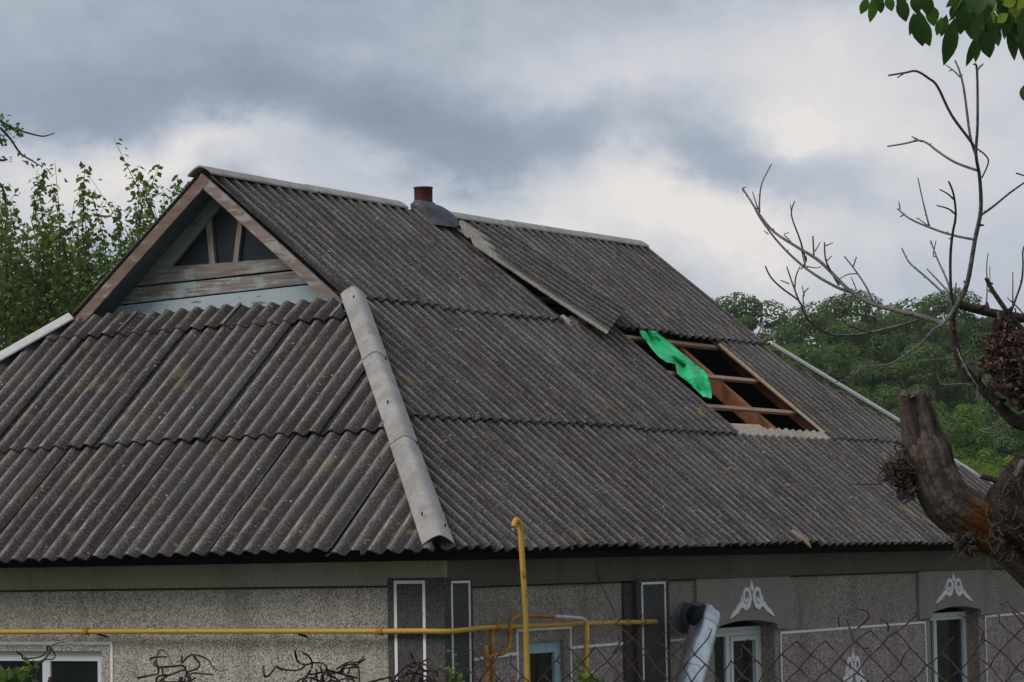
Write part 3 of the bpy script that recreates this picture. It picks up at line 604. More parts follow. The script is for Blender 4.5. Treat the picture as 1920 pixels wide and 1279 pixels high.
def ornament(uc, zb, sc, d, zs=1.0):
    mb = MB(); f = lambda q, t_: (uc+q[0]*sc, d-t_, zb+q[1]*zs)
    ribbon(mb, [(0, .16), (0, .185), (0, .21), (0, .245)], [.02, .075, .04, .006], f)
    for s_ in (-1, 1):
        sp = []; ws = []
        for i in range(22):
            t_ = i/21; a = radians(-70)+t_*radians(430)*1.0; r_ = .075*(1-t_)**.8*.95+.014
            sp.append((s_*(.115-cos(a)*r_*1.0), .115+sin(a+pi)*r_*-1.0)); ws.append(.038*(1-.45*t_))
        ribbon(mb, sp, ws, f, .011)
        ribbon(mb, [(s_*.03, .15), (s_*.035, .10), (s_*.07, .045), (s_*.13, .028), (s_*.19, .055), (s_*.24, .045), (s_*.30, .005), (s_*.36, -.015), (s_*.44, -.055)], [.02, .045, .05, .05, .045, .05, .045, .04, .012], f, .010)
        ribbon(mb, [(s_*.18, .05), (s_*.205, .085), (s_*.20, .13)], [.06, .035, .004], f, .0095)
    return part(mb, 'ornament', M_white)
ornament(5.13, -.50, .92, WY-.028); ornament(9.36, -.475, .98, WY-.028, .9)
ornament(7.12, -1.20, .75, WY-.006, 1.3)
mb = MB(); f = lambda q, t_: (q[0], WY-t_, q[1])
mb.add([f(q, .004) for q in [(3.78, -.66), (3.78, -.50), (3.84, -.40), (3.93, -.34), (3.98, -.27), (4.02, -.34), (4.09, -.40), (4.14, -.50), (4.14, -.66)]], [tuple(range(9))]); part(mb, 'painted_patch', M_panel)
# windows
def window(axis, fixed, op, dpt, m_f, fw, mulls, parent=house, ztop_pad=0.0, sash=None, dz=0.0):
    a, b, c, d, ar = op; f = (lambda u, z, k: (fixed+k, u, z)) if axis == 'x' else (lambda u, z, k: (u, fixed+k, z))
    def bx(mb, u0, z0, u1, z1, k0, k1): mb.box8([f(u0, z0, k0), f(u1, z0, k0), f(u1, z1, k0), f(u0, z1, k0), f(u0, z0, k1), f(u1, z0, k1), f(u1, z1, k1), f(u0, z1, k1)])
    mb = MB(); bx(mb, a, c, a+fw, d, dpt, dpt+.06); bx(mb, b-fw, c, b, d, dpt, dpt+.06); bx(mb, a+fw, d-fw, b-fw, d, dpt, dpt+.06); bx(mb, a+fw, c, b-fw, c+fw, dpt, dpt+.06)
    w_ = part(mb, 'window', m_f, parent); edges = [a+fw]+[q for q in mulls for q in (q-fw*.5, q+fw*.5)]+[b-fw]
    for q in mulls: mb = MB(); bx(mb, q-fw*.5, c+fw, q+fw*.5, d-fw, dpt+.004, dpt+.056); part(mb, 'mullion', m_f, w_)
    for i in range(0, len(edges), 2):
        u0, u1 = edges[i], edges[i+1]
        if sash and i in sash:
            mb = MB(); s_ = fw*.62
            bx(mb, u0+.004, c+fw, u0+s_, d-fw-.004, dpt-.008, dpt+.04); bx(mb, u1-s_, c+fw, u1-.004, d-fw-.004, dpt-.008, dpt+.04); bx(mb, u0+s_, d-fw-s_, u1-s_, d-fw-.004, dpt-.008, dpt+.04); part(mb, 'sash', m_f, w_)
        mb = MB(); bx(mb, u0, c+fw, u1, d-fw, dpt+.025, dpt+.03); part(mb, 'pane', M_glass, w_)
    return w_
window('x', WX, opL[0], .05, M_pvc, .075, [3.27+.57], sash=None)
window('y', WY, opB, .03, M_bluewin, .085, [])
window('y', WY, (4.50, 5.60, -2.0, -.635, 0), .13, M_pvc2, .07, [4.50+.50], sash=[2])
window('y', WY, (8.86, 10.02, -2.0, -.625, 0), .13, M_pvc2, .07, [8.86+.42], sash=[])
# a strip of roofing felt repair and a wood chip at the eave
b_ = MB(); b_.beam(rp(3.50, .035, .052), rp(3.98, .035, .052), Nx, .11, .010); part(b_, 'eave_patch', mat('felt_patch', lambda t, b, o: t.mix(t.noise(oc(t), 20, 4), (.05, .055, .05), (.10, .105, .095)), .9), roof)
b_ = MB(); Vt = [rp(5.50, .12, .065), rp(5.58, .16, .07), rp(5.66, .10, .06), rp(5.67, .02, .06), rp(5.63, -.05, .045), rp(5.58, .03, .06)]
b_.add(Vt+[q+Nx*.012 for q in Vt], [(0, 1, 2, 3, 4, 5), (11, 10, 9, 8, 7, 6)]+[(i, 6+i, 6+(i+1) % 6, (i+1) % 6) for i in range(6)])
o = b_.obj('bark_chip', M_batten); tag(o, 'small orange brown chip of bark lying on the edge of the roof', 'bark chip')
# ------------------------------------------------------------------ green sheet in the hole
Lp = [(1198, 621), (1204, 632), (1211, 641), (1222, 655), (1236, 671), (1250, 680), (1266, 683), (1270, 702), (1282, 711), (1295, 722), (1306, 733), (1314, 740), (1318, 745)]
Rp = [(1228, 621), (1238, 629), (1251, 639), (1264, 650), (1276, 661), (1290, 672), (1307, 686), (1320, 695), (1326, 703), (1329, 714), (1333, 727), (1335, 740), (1334, 748)]
n_ = 10; Vt = []; R_ = random.Random(3)
def rs(L_, k):
    out = []
    for i in range(len(L_)-1):
        for j in range(k): t_ = j/k; out.append((L_[i][0]*(1-t_)+L_[i+1][0]*t_, L_[i][1]*(1-t_)+L_[i+1][1]*t_))
    return out+[L_[-1]]
Lp, Rp = rs(Lp, 4), rs(Rp, 4)
for i, (a, b) in enumerate(zip(Lp, Rp)):
    for j in range(n_+1):
        t_ = j/n_; x = a[0]*(1-t_)+b[0]*t_; y = a[1]*(1-t_)+b[1]*t_
        v_ = i/len(Lp); h = .05+.010*sin(t_*23+i*.5)*sin(i*.21)+R_.uniform(-.003, .003)+.016*sin(t_*pi*3.2+i*.10)+.012*sin(t_*9+i*.33)-.03*(1-abs(2*((v_*3.) % 1)-1))
        Vt.append(on(x, y, (0, -SN, CS), h))
k = n_+1; Fc = [(i*k+j, i*k+j+1, (i+1)*k+j+1, (i+1)*k+j) for i in range(len(Lp)-1) for j in range(n_)]
cl = mesh('plastic_sheet', Vt, Fc, M_green, smooth=True); md = cl.modifiers.new('s', 'SOLIDIFY'); md.thickness = .003
tag(cl, 'bright green plastic sheet hanging over the battens in the roof hole', 'plastic sheet')
mb = MB(); pp, rr_ = smoothpath([(on(x, y, (0, 1, 0), WY-fr_d-.004-.0*y), .0035) for x, y in ((1118, 1052), (1122, 1085), (1134, 1112), (1148, 1140), (1155, 1160))], 4); mb.tube(pp, rr_, 5); part(mb, 'cable', M_rust)
# ------------------------------------------------------------------ yellow gas pipe
gas = empty('gas_pipe', on(980, 1260, (0, 1, 0), WY-.1)); gas.location.z = -2.6; bpy.context.view_layer.update(); tag(gas, 'yellow gas pipe running along both house walls with orange risers', 'gas pipe')
def gw(px, py, d=.10): return on(px, py, (0, 1, 0), WY-d)
def gl(px, py, d=.10): return on(px, py, (1, 0, 0), WX-d)
r0 = .0185
def gpipe(name, pts, r_, m_, bend=True, n=10):
    if bend: pp, rr_ = smoothpath([(p, r_) for p in pts], 6)
    else: pp, rr_ = pts, [r_]*len(pts)
    mb = MB(); mb.tube(pp, rr_, n); return part(mb, name, m_, gas, True)
corner = gl(826, 1182)
gpipe('pipe', [gl(-260, 1186), gl(-100, 1185.5), gl(160, 1184.5), gl(560, 1184), gl(712, 1184), gl(790, 1183.5), Vector((WX-.10, WY-.06, -.525)), Vector((WX-.02, WY-.10, -.525)), gw(900, 1178), gw(1080, 1170), gw(1230, 1166)], r0, M_gas, False)
for q, fn in (((163, 1184.5), gl), ((714, 1184), gl), ((930, 1176.5), gw), ((1176, 1168), gw)):
    p = fn(*q); d = Vector((0, 1, 0)) if fn is gl else Vector((1, 0, 0)); mb = MB(); mb.tube([p-d*.02, p+d*.02], r0*1.5, 10); part(mb, 'pipe_clamp', M_gasrust, gas, True)
for q in ((183, 1184), (560, 1184)):
    p = gl(*q); mb = MB(); mb.tube([p+Vector((0, 0, -.02)), Vector((WX+.01, p.y, p.z-.045))], .009, 6); part(mb, 'pipe_bracket', M_rust, gas)
gpipe('riser_pipe', [gw(923, 1177), gw(923, 1279), Vector((gw(923, 1279).x, gw(923, 1279).y, -2.55))], r0*.95, M_gasrust, False)
q0 = gw(910, 1300, .16)
gpipe('bend_pipe', [Vector((q0.x, q0.y, -2.55)), gw(911, 1250, .16), gw(914, 1237, .16), gw(926, 1229, .16), gw(942, 1226, .16), gw(953, 1215, .16), gw(956, 1200, .16), gw(957, 1172, .16), gw(962, 1160, .16), gw(975, 1155, .16), gw(1000, 1155, .16), gw(1040, 1156.5, .16)], r0*.8, M_gasrust)
gpipe('bend_pipe', [gw(1039, 1156.5, .16), gw(1080, 1159, .16), gw(1092, 1161, .16), gw(1099, 1168, .16)], r0*.8, M_gaswhite)
q0 = gw(1100, 1279, .16); gpipe('riser_pipe', [gw(1100, 1166, .16), gw(1099, 1279, .16), Vector((q0.x, q0.y, -2.55))], r0*1.15, M_gas, False)
def gv(px, py): return on(px, py, (0, 1, 0), -.22)
q0 = gv(990, 1290); gpipe('vent_pipe', [Vector((q0.x+.05, q0.y, -2.55)), gv(989, 1270), gv(985, 1150), gv(980, 1060), gv(977, 1010), gv(976, 988), gv(973, 979), gv(968, 976), gv(965, 980), gv(964, 988)], r0*1.05, M_gas)
# ------------------------------------------------------------------ stove flue
fl = empty('stove_flue', (3.97, WY-.25, -2.6)); tag(fl, 'dented galvanised flue pipe leaning below a dark grey wall elbow', 'flue pipe')
a = on(1283, 1158, (0, 1, 0), WY-.01)
mb = MB(); mb.tube([a+Vector((0, .02, 0)), a+Vector((.0, -.012, 0))], [.128, .128], 24); part(mb, 'wall_collar', M_elbow, fl, True)
mb = MB(); e1 = on(1312, 1156, (0, 1, 0), WY-.27); mb.tube([a, a+Vector((.0, -.10, .0)), e1], [.116, .116, .112], 24); part(mb, 'elbow', M_elbow, fl, True)
Vt = []; n_ = 26; cts = [on(1325, 1156, (0, 1, 0), WY-.36), on(1292, 1284, (0, 1, 0), WY-.46)]; q = cts[-1]-cts[0]; cts = [cts[0]+q*k_ for k_ in (0, .33, .66, 1)]+[cts[0]+q*(2.6/abs(q.z)*.78)]
mb = MB(); pp = [cts[0]+(cts[-1]-cts[0])*k_/24 for k_ in range(25)]
# torn upper rim
d = (pp[0]-pp[1]).normalized(); s1 = d.orthogonal().normalized(); s2_ = d.cross(s1)
Vt = []
for i, p_ in enumerate([pp[0]]+pp[1:]):
    for j in range(n_):
        an = 2*pi*j/n_; r_ = .106; o_ = s1*cos(an)*r_+s2_*sin(an)*r_
        up = d*(.045+.035*sin(an+2.6)+.006*sin(an*7)) if i == 0 else Vector((0, 0, 0)); Vt.append(p_+o_+up)
k = len(pp); mb.add(Vt, [(i*n_+j, i*n_+(j+1) % n_, (i+1)*n_+(j+1) % n_, (i+1)*n_+j) for i in range(k-1) for j in range(n_)])
o = part(mb, 'pipe', M_galv, fl, True); md = o.modifiers.new('s', 'SOLIDIFY'); md.thickness = .003
mb = MB(); mb.add([v*1 for v in Vt[:n_]], [tuple(range(n_))]); 
c_ = pp[0]+d*.02; mb = MB(); mb.tube([c_-d*.01, c_+d*.0], [.108, .108], 20); part(mb, 'mouth_disc', M_hole, fl)  # flat black disc across the pipe mouth
for i in (1, 5, 9, 13, 17): 
    mb = MB(); dd = (pp[i]-pp[i+1]).normalized(); mb.tube([pp[i]-dd*.006, pp[i]+dd*.006], .109, 26); part(mb, 'seam_band', M_galv, fl, True)
# black torn sleeve between elbow and pipe
s0 = on(1308, 1158, (0, 1, 0), WY-.25); s_1 = pp[0]+d*.03
mb = MB(); mb.tube([s0, on(1309, 1162, (0, 1, 0), WY-.33), on(1312, 1158, (0, 1, 0), WY-.37)], [.100, .092, .060], 18, wob=.12, seed=4); mb.tube([on(1298, 1172, (0, 1, 0), WY-.40), on(1303, 1162, (0, 1, 0), WY-.41), on(1311, 1149, (0, 1, 0), WY-.41), on(1320, 1136, (0, 1, 0), WY-.38)], [.012, .036, .034, .012], 12, wob=.2, seed=5); part(mb, 'torn_sleeve', M_hole, fl, True)
# ------------------------------------------------------------------ leaf cloud builder
def leaf_faces(C, N, sz, asp=.55, bend=.25):
    """diamond leaves, two triangles folded on the midrib; C centres (n,3), N roughly outward dirs"""
    n = len(C); N = N/np.linalg.norm(N, axis=1, keepdims=True); a = rng.normal(size=(n, 3)); a -= (a*N).sum(1, keepdims=True)*N; a /= np.linalg.norm(a, axis=1, keepdims=True); b = np.cross(N, a)
    s = (sz*rng.uniform(.7, 1.3, n))[:, None]
    V = np.stack([C-a*s*.5, C+b*s*asp*.5+N*s*bend*.3, C+a*s*.5-N*s*bend*.3, C-b*s*asp*.5+N*s*bend*.3], 1).reshape(-1, 3)
    return V, (np.arange(n*4).reshape(n, 4))
def leaf_obj(name, V, Fq, m_, parent=None):
    me = bpy.data.meshes.new(name); me.vertices.add(len(V)); me.vertices.foreach_set('co', np.asarray(V, dtype=np.float32).ravel())
    n = len(Fq); me.loops.add(n*4); me.loops.foreach_set('vertex_index', np.asarray(Fq, dtype=np.int32).ravel()); me.polygons.add(n); me.polygons.foreach_set('loop_start', np.arange(0, n*4, 4, dtype=np.int32))
    me.materials.append(m_); me.update(calc_edges=True); me.validate(); o = bpy.data.objects.new(name, me); COL.objects.link(o)
    if parent: o.parent = parent
    return o
# ------------------------------------------------------------------ forest on the slope behind
def crown_mesh(seed, m_, nclump=30, nleaf=13000, shape=(3.6, 3.6, 4.4), sz=.24, low=.25):
    global rng; rng = np.random.default_rng(seed); Cs = []
    for _ in range(nclump):
        d = rng.normal(size=3); d /= np.linalg.norm(d); r = rng.uniform(.45, 1.0)**.6; c = d*r*np.array(shape)*.82; c[2] = c[2]*(.8 if c[2] > 0 else .9)
        Cs.append((c, rng.uniform(.7, 1.45)*(1.15-.35*r)))
    P_, N_ = [], []
    for _ in range(nleaf):
        c, r = Cs[rng.integers(nclump)]; d = rng.normal(size=3); d /= np.linalg.norm(d); d[2] = d[2]*.75+.12
        P_.append(c+d*r*rng.uniform(.80, 1.08)); N_.append(d*1.3+rng.normal(size=3)*.4+np.array([0, 0, .25]))
    return leaf_faces(np.array(P_), np.array(N_), sz)
def make_tree(seed, m_, name='tree', **kw):
    root = empty(name, (0, 0, 0)); V, Fq = crown_mesh(seed, m_, **kw); V = V+np.array([0, 0, 8.0])
    cr_o = leaf_obj('crown', V, Fq, m_, root); cr_o['kind'] = 'stuff'
    mb = MB(); r_ = random.Random(seed); mb.tube([(0, 0, -1.5), (.1, .05, 3), (-.1, .1, 6), (0, 0, 9.5)], [.26, .22, .15, .05], 9, wob=.1)
    for k in range(9):
        a = k*2.4; z0 = 4+k*.55; l = 2.6-k*.1; mb.tube([(0, 0, z0), (cos(a)*l*.5, sin(a)*l*.5, z0+.9), (cos(a)*l, sin(a)*l, z0+2.1)], [.09, .06, .02], 6)
    t_ = mb.obj('trunk', M_bark, root, True); return root
def copy_tree(o):
    c = o.copy(); COL.objects.link(c)
    for k in ('label', 'group'):
        if k in c: del c[k]
    for ch in o.children:
        d = ch.copy(); COL.objects.link(d); d.parent = c
    return c
protos = [make_tree(11, M_leafF, 'forest_tree'), make_tree(12, M_leafF, 'forest_tree', shape=(3.2, 3.4, 5.0)), make_tree(13, M_leafF2, 'forest_tree', nclump=26, nleaf=11000, shape=(3.0, 3.0, 3.8), sz=.20), make_tree(14, M_leafF, 'forest_tree', nclump=40, shape=(4.4, 4.2, 4.2))]
used = [False]*4
# (px of crown centre, py of crown top, depth, proto, scale, label)
TREES = [
 (1395, 545, 92, 1, .92, 'leftmost tree at the forest edge, top standing alone just right of the roof'),
 (1345, 585, 88, 3, .80, 'low crown at the far left of the wood touching the roof verge'),
 (1455, 588, 96, 0, .75, 'low dark crown in the dip of the treeline with sky above it'),
 (1530, 552, 98, 3, .95, 'broad crown just right of the dip in the treeline'),
 (1590, 540, 102, 1, 1.0, 'tall rounded crown on the skyline behind the crossing bare branches'),
 (1655, 562, 104, 0, .9, 'shaded crown on the skyline between the two tall ones'),
 (1710, 545, 106, 3, 1.05, 'pale misty crown on the skyline left of the upright bare stem'),
 (1775, 536, 108, 1, 1.05, 'highest crown on the skyline directly behind the upright bare stem'),
 (1845, 560, 110, 0, 1.05, 'thin-topped crown on the skyline just right of the upright bare stem'),
 (1910, 600, 108, 3, 1.0, 'rightmost crown on the skyline behind the shaggy brown clump'),
 (1420, 620, 80, 0, .75, 'dark tree below the leftmost treetop beside the roof edge'),
 (1500, 640, 82, 1, .80, 'dark tree above the upper end of the white hip capping'),
 (1575, 630, 84, 3, .80, 'deep green crown in the middle of the wood below the tall rounded crown'),
 (1650, 650, 84, 0, .85, 'deep green crown crossed by the lowest long bare branch'),
 (1730, 635, 86, 1, .85, 'green crown behind the fork of the bare branches'),
 (1815, 640, 88, 3, .9, 'green crown left of the shaggy brown clump'),
 (1900, 680, 84, 1, .9, 'dark crown behind the shaggy brown clump'),
 (1535, 690, 68, 2, .62, 'yellowish green tree just above the white hip capping'),
 (1615, 715, 68, 3, .60, 'mid green bushy tree above the end of the long hip capping'),
 (1690, 700, 70, 0, .70, 'dark tree directly behind the top of the dead stump'),
 (1770, 715, 70, 2, .66, 'light green tree to the right of the stump top'),
 (1850, 730, 72, 0, .75, 'dark tree low behind the thick bare limb'),
 (1925, 760, 68, 1, .7, 'dark tree at the right edge below the shaggy clump'),
 (1640, 770, 60, 0, .5, 'small dark bush beside the left side of the dead stump'),
 (1480, 670, 64, 1, .5, 'small dark tree half hidden behind the roof edge'),
 (1745, 780, 58, 1, .55, 'small dark tree between the stump and the bright bushes'),
 (1810, 798, 52, 2, .50, 'bright yellow green bush right of the stump above the hip capping'),
 (1893, 815, 52, 2, .46, 'bright yellow green bush at the right edge above the dark root mass'),
 (1850, 835, 48, 2, .38, 'small bright bush in front between the two larger bright bushes'),
 (1760, 850, 46, 2, .36, 'small green bush low beside the stump at the hip capping'),
]
for i, (px, py, Z, k, s_, lb) in enumerate(TREES):
    Z *= 1.8; s_ *= 1.12
    if not used[k]: t_ = protos[k]; used[k] = True
    else: t_ = copy_tree(protos[k])
    topz = (12.2 if k != 3 else 12.0)*s_; p = at(px, py, Z); ss = s_*.86
    t_.scale = (ss, ss, ss); t_.location = (p.x, p.y, p.z-12.1*ss); t_.rotation_euler = (0, 0, i*2.1)
    tag(t_, lb, 'tree', 'trees of the wood behind the house')
    # trunk foot must reach the ground: extend ground contact by lowering only the trunk
    g = gh(p.x, p.y); dz = t_.location.z-g
    if dz > .1:
        for ch in t_.children:
            if ch.name.startswith('trunk'): ch.location.z = -dz/ss*.5; ch.scale = (1, 1, 1+dz/ss*.5/9)
wd = None
# the wood seen as one mass further back and to the sides
rng = np.random.default_rng(5); PP, NN = [], []
for k in range(620):
    px = rng.uniform(-2600, 4200); Z = rng.uniform(205, 250); p = at(px, 800, Z); c = np.array((p.x, p.y, gh(p.x, p.y)+rng.uniform(.5, 3.6))); r = rng.uniform(3.2, 4.6)
    d = rng.normal(size=(260, 3)); d /= np.linalg.norm(d, axis=1, keepdims=True); PP.append(c+d*r*np.array([1, 1, 1.2])*rng.uniform(.75, 1.1, (260, 1))); NN.append(d+rng.normal(size=(260, 3))*.4+np.array([0, 0, .4]))
V, Fq = leaf_faces(np.concatenate(PP), np.concatenate(NN), .60)
wd = leaf_obj('distant_wood', V, Fq, M_leafF); tag(wd, 'far mass of green woodland behind the nearer trees', 'woodland', kind='stuff')
# ------------------------------------------------------------------ pear tree on the left
def twig_leaves(rng, p0, p1, n, rad, sz, C, N, wood, r_=.009):
    p0 = np.array(p0); p1 = np.array(p1); d = p1-p0; L_ = np.linalg.norm(d); d = d/L_
    bend = rng.normal(size=3)*L_*.05; mid = (p0+p1)/2+bend
    wood.tube([Vector(p0), Vector(mid), Vector(p1)], [r_, r_*.7, r_*.3], 4, cap=False)
    for i in range(n):
        t_ = (i+.5)/n; q = (1-t_)**2*p0+2*t_*(1-t_)*mid*1.0+t_**2*p1; a = rng.normal(size=3); a -= a.dot(d)*d; a /= np.linalg.norm(a)
        C.append(q+a*rng.uniform(.3, 1)*rad*(1-.35*t_)); N.append(a*.8+np.array([0, 0, .8])+rng.normal(size=3)*.35)
rng = np.random.default_rng(21); C_, N_ = [], []; wood = MB()
base = at(110, 1100, 34); base.z = gh(base.x, base.y)
ptree = empty('pear_tree', base); tag(ptree, 'leafy tree with upright shoots behind the left side of the roof', 'tree')
wood.tube([base+Vector((0, 0, -.3)), at(120, 900, 34), at(130, 700, 34)], [.17, .13, .09], 9, wob=.08)
for i in range(16):
    x = rng.uniform(-40, 330); y = rng.uniform(520, 640); Z = rng.uniform(33, 36)
    wood.tube([at(125, 760+rng.uniform(-40, 60), 34), at((125+x)/2, (y+720)/2, (34+Z)/2), at(x, y, Z)], [.05, .03, .014], 5, cap=False)
SH = [(8, 345, 560), (30, 395, 600), (62, 330, 520), (78, 318, 560), (102, 345, 600), (112, 400, 560), (158, 308, 560), (150, 350, 620), (172, 360, 560), (210, 386, 560), (222, 420, 620), (252, 312, 560), (268, 340, 600), (292, 310, 560), (285, 350, 620), (312, 350, 560), (327, 332, 520), (350, 345, 500), (338, 380, 560), (190, 440, 620), (135, 430, 640), (45, 430, 640), (90, 440, 640), (240, 460, 600), (0, 390, 560), (20, 440, 640)]
for (x, y, yb) in SH:
    Z = rng.uniform(32.8, 36); n = int((yb-y)/2.7); twig_leaves(rng, at(x+rng.uniform(-26, 26), yb, Z), at(x+rng.uniform(-7, 7), y, Z+rng.uniform(-.4, .4)), n, .125, .085, C_, N_, wood)
for i in range(470):
    x = rng.uniform(-90, 420) if i < 360 else rng.uniform(-90, 130); top = np.interp(x, [-90, 0, 60, 130, 200, 225, 250, 300, 420], [430, 470, 480, 500, 505, 520, 440, 420, 430]); y = top+rng.uniform(0, 1)**.8*(680-top)
    if x > 395: continue
    if 222 < x < 246 and y < 560: continue
    Z = rng.uniform(32.8, 37.0); p = np.array(at(x, y, Z)); d = rng.normal(size=3)*.22; d[2] = abs(d[2])*1.3+.12
    twig_leaves(rng, p, p+d*1.4, 22, .15, .088, C_, N_, wood, .007)
V, Fq = leaf_faces(np.array(C_), np.array(N_), .084, .66)
cr_o = leaf_obj('crown', V, Fq, M_leafL, ptree); hp(cr_o); cr_o['kind'] = 'stuff'
hp(wood.obj('trunk', M_bark, ptree, True))
# dark hedge mass low behind it
rng = np.random.default_rng(33); C_, N_ = [], []
for i in range(5200):
    x = rng.uniform(-200, 430); y = rng.uniform(600, 1010); Z = rng.uniform(37.5, 39.5); C_.append(np.array(at(x, y, Z))); N_.append(rng.normal(size=3)+np.array([-.4, -.4, .8]))
V, Fq = leaf_faces(np.array(C_), np.array(N_), .13, .6)
wood = MB(); hb = at(150, 1100, 38.5); hb.z = gh(hb.x, hb.y); hedge = empty('plum_tree', hb); tag(hedge, 'dark dense tree low behind the leafy shoots on the left', 'tree')
wood.tube([hb-Vector((0, 0, .2)), at(150, 900, 38.5), at(160, 640, 38.5)], [.2, .14, .04], 8); hp(wood.obj('trunk', M_bark, hedge, True)); o = leaf_obj('crown', V, Fq, M_leafL, hedge); hp(o); o['kind'] = 'stuff'
# branch of a nearer tree reaching in from the left edge
rng = np.random.default_rng(41); C_, N_ = [], []; wood = MB(); nb = at(-420, 1100, 26); nb.z = gh(nb.x, nb.y)
ntree = empty('fruit_tree', nb); tag(ntree, 'thin twigs with small leaves reaching in at the upper left edge', 'tree')
Z = 26
wood.tube([nb, at(-400, 700, Z), at(-330, 400, Z), at(-150, 240, Z), at(-40, 215, Z)], [.16, .12, .07, .03, .014], 8)
for pts in ([(-40, 215), (0, 228), (30, 243), (60, 252), (82, 256), (102, 250)], [(0, 240), (20, 262), (38, 288), (60, 302), (72, 310)], [(-40, 280), (-10, 300), (14, 300)], [(-40, 330), (0, 345), (10, 380)], [(-40, 215), (-10, 240), (5, 275)]):
    pp, rr_ = smoothpath([(at(x, y, Z), .012*(1-.12*i)) for i, (x, y) in enumerate(pts)], 4); wood.tube(pp, rr_, 5)
for (cx, cy, sx, sy, n) in ((5, 232, 14, 12, 26), (22, 245, 16, 8, 22), (5, 262, 10, 10, 14), (36, 252, 8, 5, 8), (68, 308, 14, 6, 14), (8, 300, 10, 8, 10), (90, 322, 6, 10, 6), (42, 292, 5, 5, 4)):
    for i in range(n): C_.append(np.array(at(cx+rng.normal()*sx*.7, cy+rng.normal()*sy*.7, Z+rng.normal()*.06))); N_.append(rng.normal(size=3)+np.array([0, 0, .5]))
V, Fq = leaf_faces(np.array(C_), np.array(N_), .052, .55); o = leaf_obj('crown', V, Fq, M_leafL, ntree); hp(o); o['kind'] = 'stuff'; hp(wood.obj('trunk', M_bark, ntree, True))
# ------------------------------------------------------------------ dead tree on the right (about 10 m away)
ZD = 10.0; PXM = ZD/FPX
tb = at(2100, 1500, ZD+.2); tb.z = gh(tb.x, tb.y)
dead = empty('dead_tree', tb); tag(dead, 'dead leafless tree with bare branches and a broken stump limb at the right edge', 'tree')
def uvtube(path, rads, n, m_, name, parent, wob=.12, seed=1, dz=None, ridge=0.0):
    pp, rr_ = smoothpath([(p, r) for p, r in zip(path, rads)], 8); R_ = random.Random(seed); k = len(pp); ref = None; Vt = []; uv = []; L_ = 0; tot = sum((pp[i+1]-pp[i]).length for i in range(k-1))
    prof = [1+R_.uniform(-wob, wob) for _ in range(n)]
    for i in range(k):
        d = (pp[min(i+1, k-1)]-pp[max(i-1, 0)]).normalized()
        if ref is None: ref = d.orthogonal().normalized()
        ref = (ref-d*ref.dot(d)).normalized(); b = d.cross(ref)
        if i: L_ += (pp[i]-pp[i-1]).length
        for j in range(n):
            a = 2*pi*j/n; q = rr_[i]*(prof[j]+ridge*sin(j*2.7+i*.25)+.06*sin(i*.55+j*.13)*sin(j*.31+1)+R_.uniform(-1, 1)*wob*.05); Vt.append(pp[i]+ref*cos(a)*q+b*sin(a)*q); uv.append((j/n, L_/tot))
    Fc = [(i*n+j, i*n+(j+1) % n, (i+1)*n+(j+1) % n, (i+1)*n+j) for i in range(k-1) for j in range(n)]+[tuple(range(n-1, -1, -1)), tuple((k-1)*n+j for j in range(n))]
    return hp(mesh(name, Vt, Fc, m_, parent, smooth=True, uv=uv))
# limb with the split top: two tongues growing from one thick limb
stump = uvtube([at(1726, 800, ZD+.03), at(1738, 848, ZD), at(1752, 892, ZD), at(1784, 945, ZD), at(1848, 984, ZD+.05), at(1925, 1028, ZD+.1), at(2020, 1120, ZD+.15), at(2090, 1340, ZD+.2), tb+Vector((0, 0, -.2))],
               [17*PXM, 37*PXM, 41*PXM, 45*PXM, 47*PXM, 55*PXM, 75*PXM, 95*PXM, 120*PXM], 56, M_stump, 'trunk', dead, .11, 3, ridge=.03)
uvtube([at(1699, 738, ZD), at(1702, 770, ZD), at(1713, 822, ZD), at(1732, 885, ZD), at(1762, 930, ZD)], [11*PXM, 15*PXM, 20*PXM, 24*PXM, 16*PXM], 26, M_stump, 'broken_limb', dead, .14, 5, ridge=.06)
uvtube([at(1726, 737, ZD+.01), at(1731, 770, ZD+.01), at(1742, 815, ZD+.01), at(1760, 868, ZD), at(1790, 920, ZD)], [14*PXM, 19*PXM, 24*PXM, 28*PXM, 18*PXM], 26, M_stump, 'broken_limb', dead, .13, 6, ridge=.06)
for j in range(16):                                   # splinters on the broken tops
    x = 1690+j*3.2; p = at(x, 738, ZD-.01); R_ = random.Random(j); mb = MB(); 
mb = MB()
for j in range(11):
    R_ = random.Random(j); x = 1690+j*5.0; p = at(x, 744, ZD+R_.uniform(-.02, .02)); mb.tube([p, at(x+R_.uniform(-4, 4), 738-R_.uniform(0, 9), ZD+R_.uniform(-.02, .02))], [.014, .002], 5)
part(mb, 'splinters', M_stump, dead)
# dark root-like mass at the right edge
uvtube([at(1915, 860, ZD+.05), at(1896, 900, ZD), at(1888, 940, ZD-.03), at(1912, 978, ZD-.05), at(1965, 1010, ZD), at(2040, 1080, ZD+.1)], [10*PXM, 22*PXM, 34*PXM, 42*PXM, 48*PXM, 50*PXM], 18, M_rot, 'root_mass', dead, .22, 9, ridge=.12)
mb = MB(); R_ = random.Random(77)
for j in range(110):
    x, y = R_.uniform(1850, 1925), R_.uniform(880, 1060); 
    if y < 925 and x < 1880: continue
    p = at(x, y, ZD-.09-R_.uniform(0, .04)); q = p+Vector((R_.uniform(-.05, .05), R_.uniform(-.05, .05), R_.uniform(-.05, .05))); mb.tube([p, p.lerp(q, .5)+Vector((0, 0, R_.uniform(-.02, .02))), q], [.003, .0022, .001], 4)
o = part(mb, 'rootlets', M_tuft, dead); o['kind'] = 'stuff'
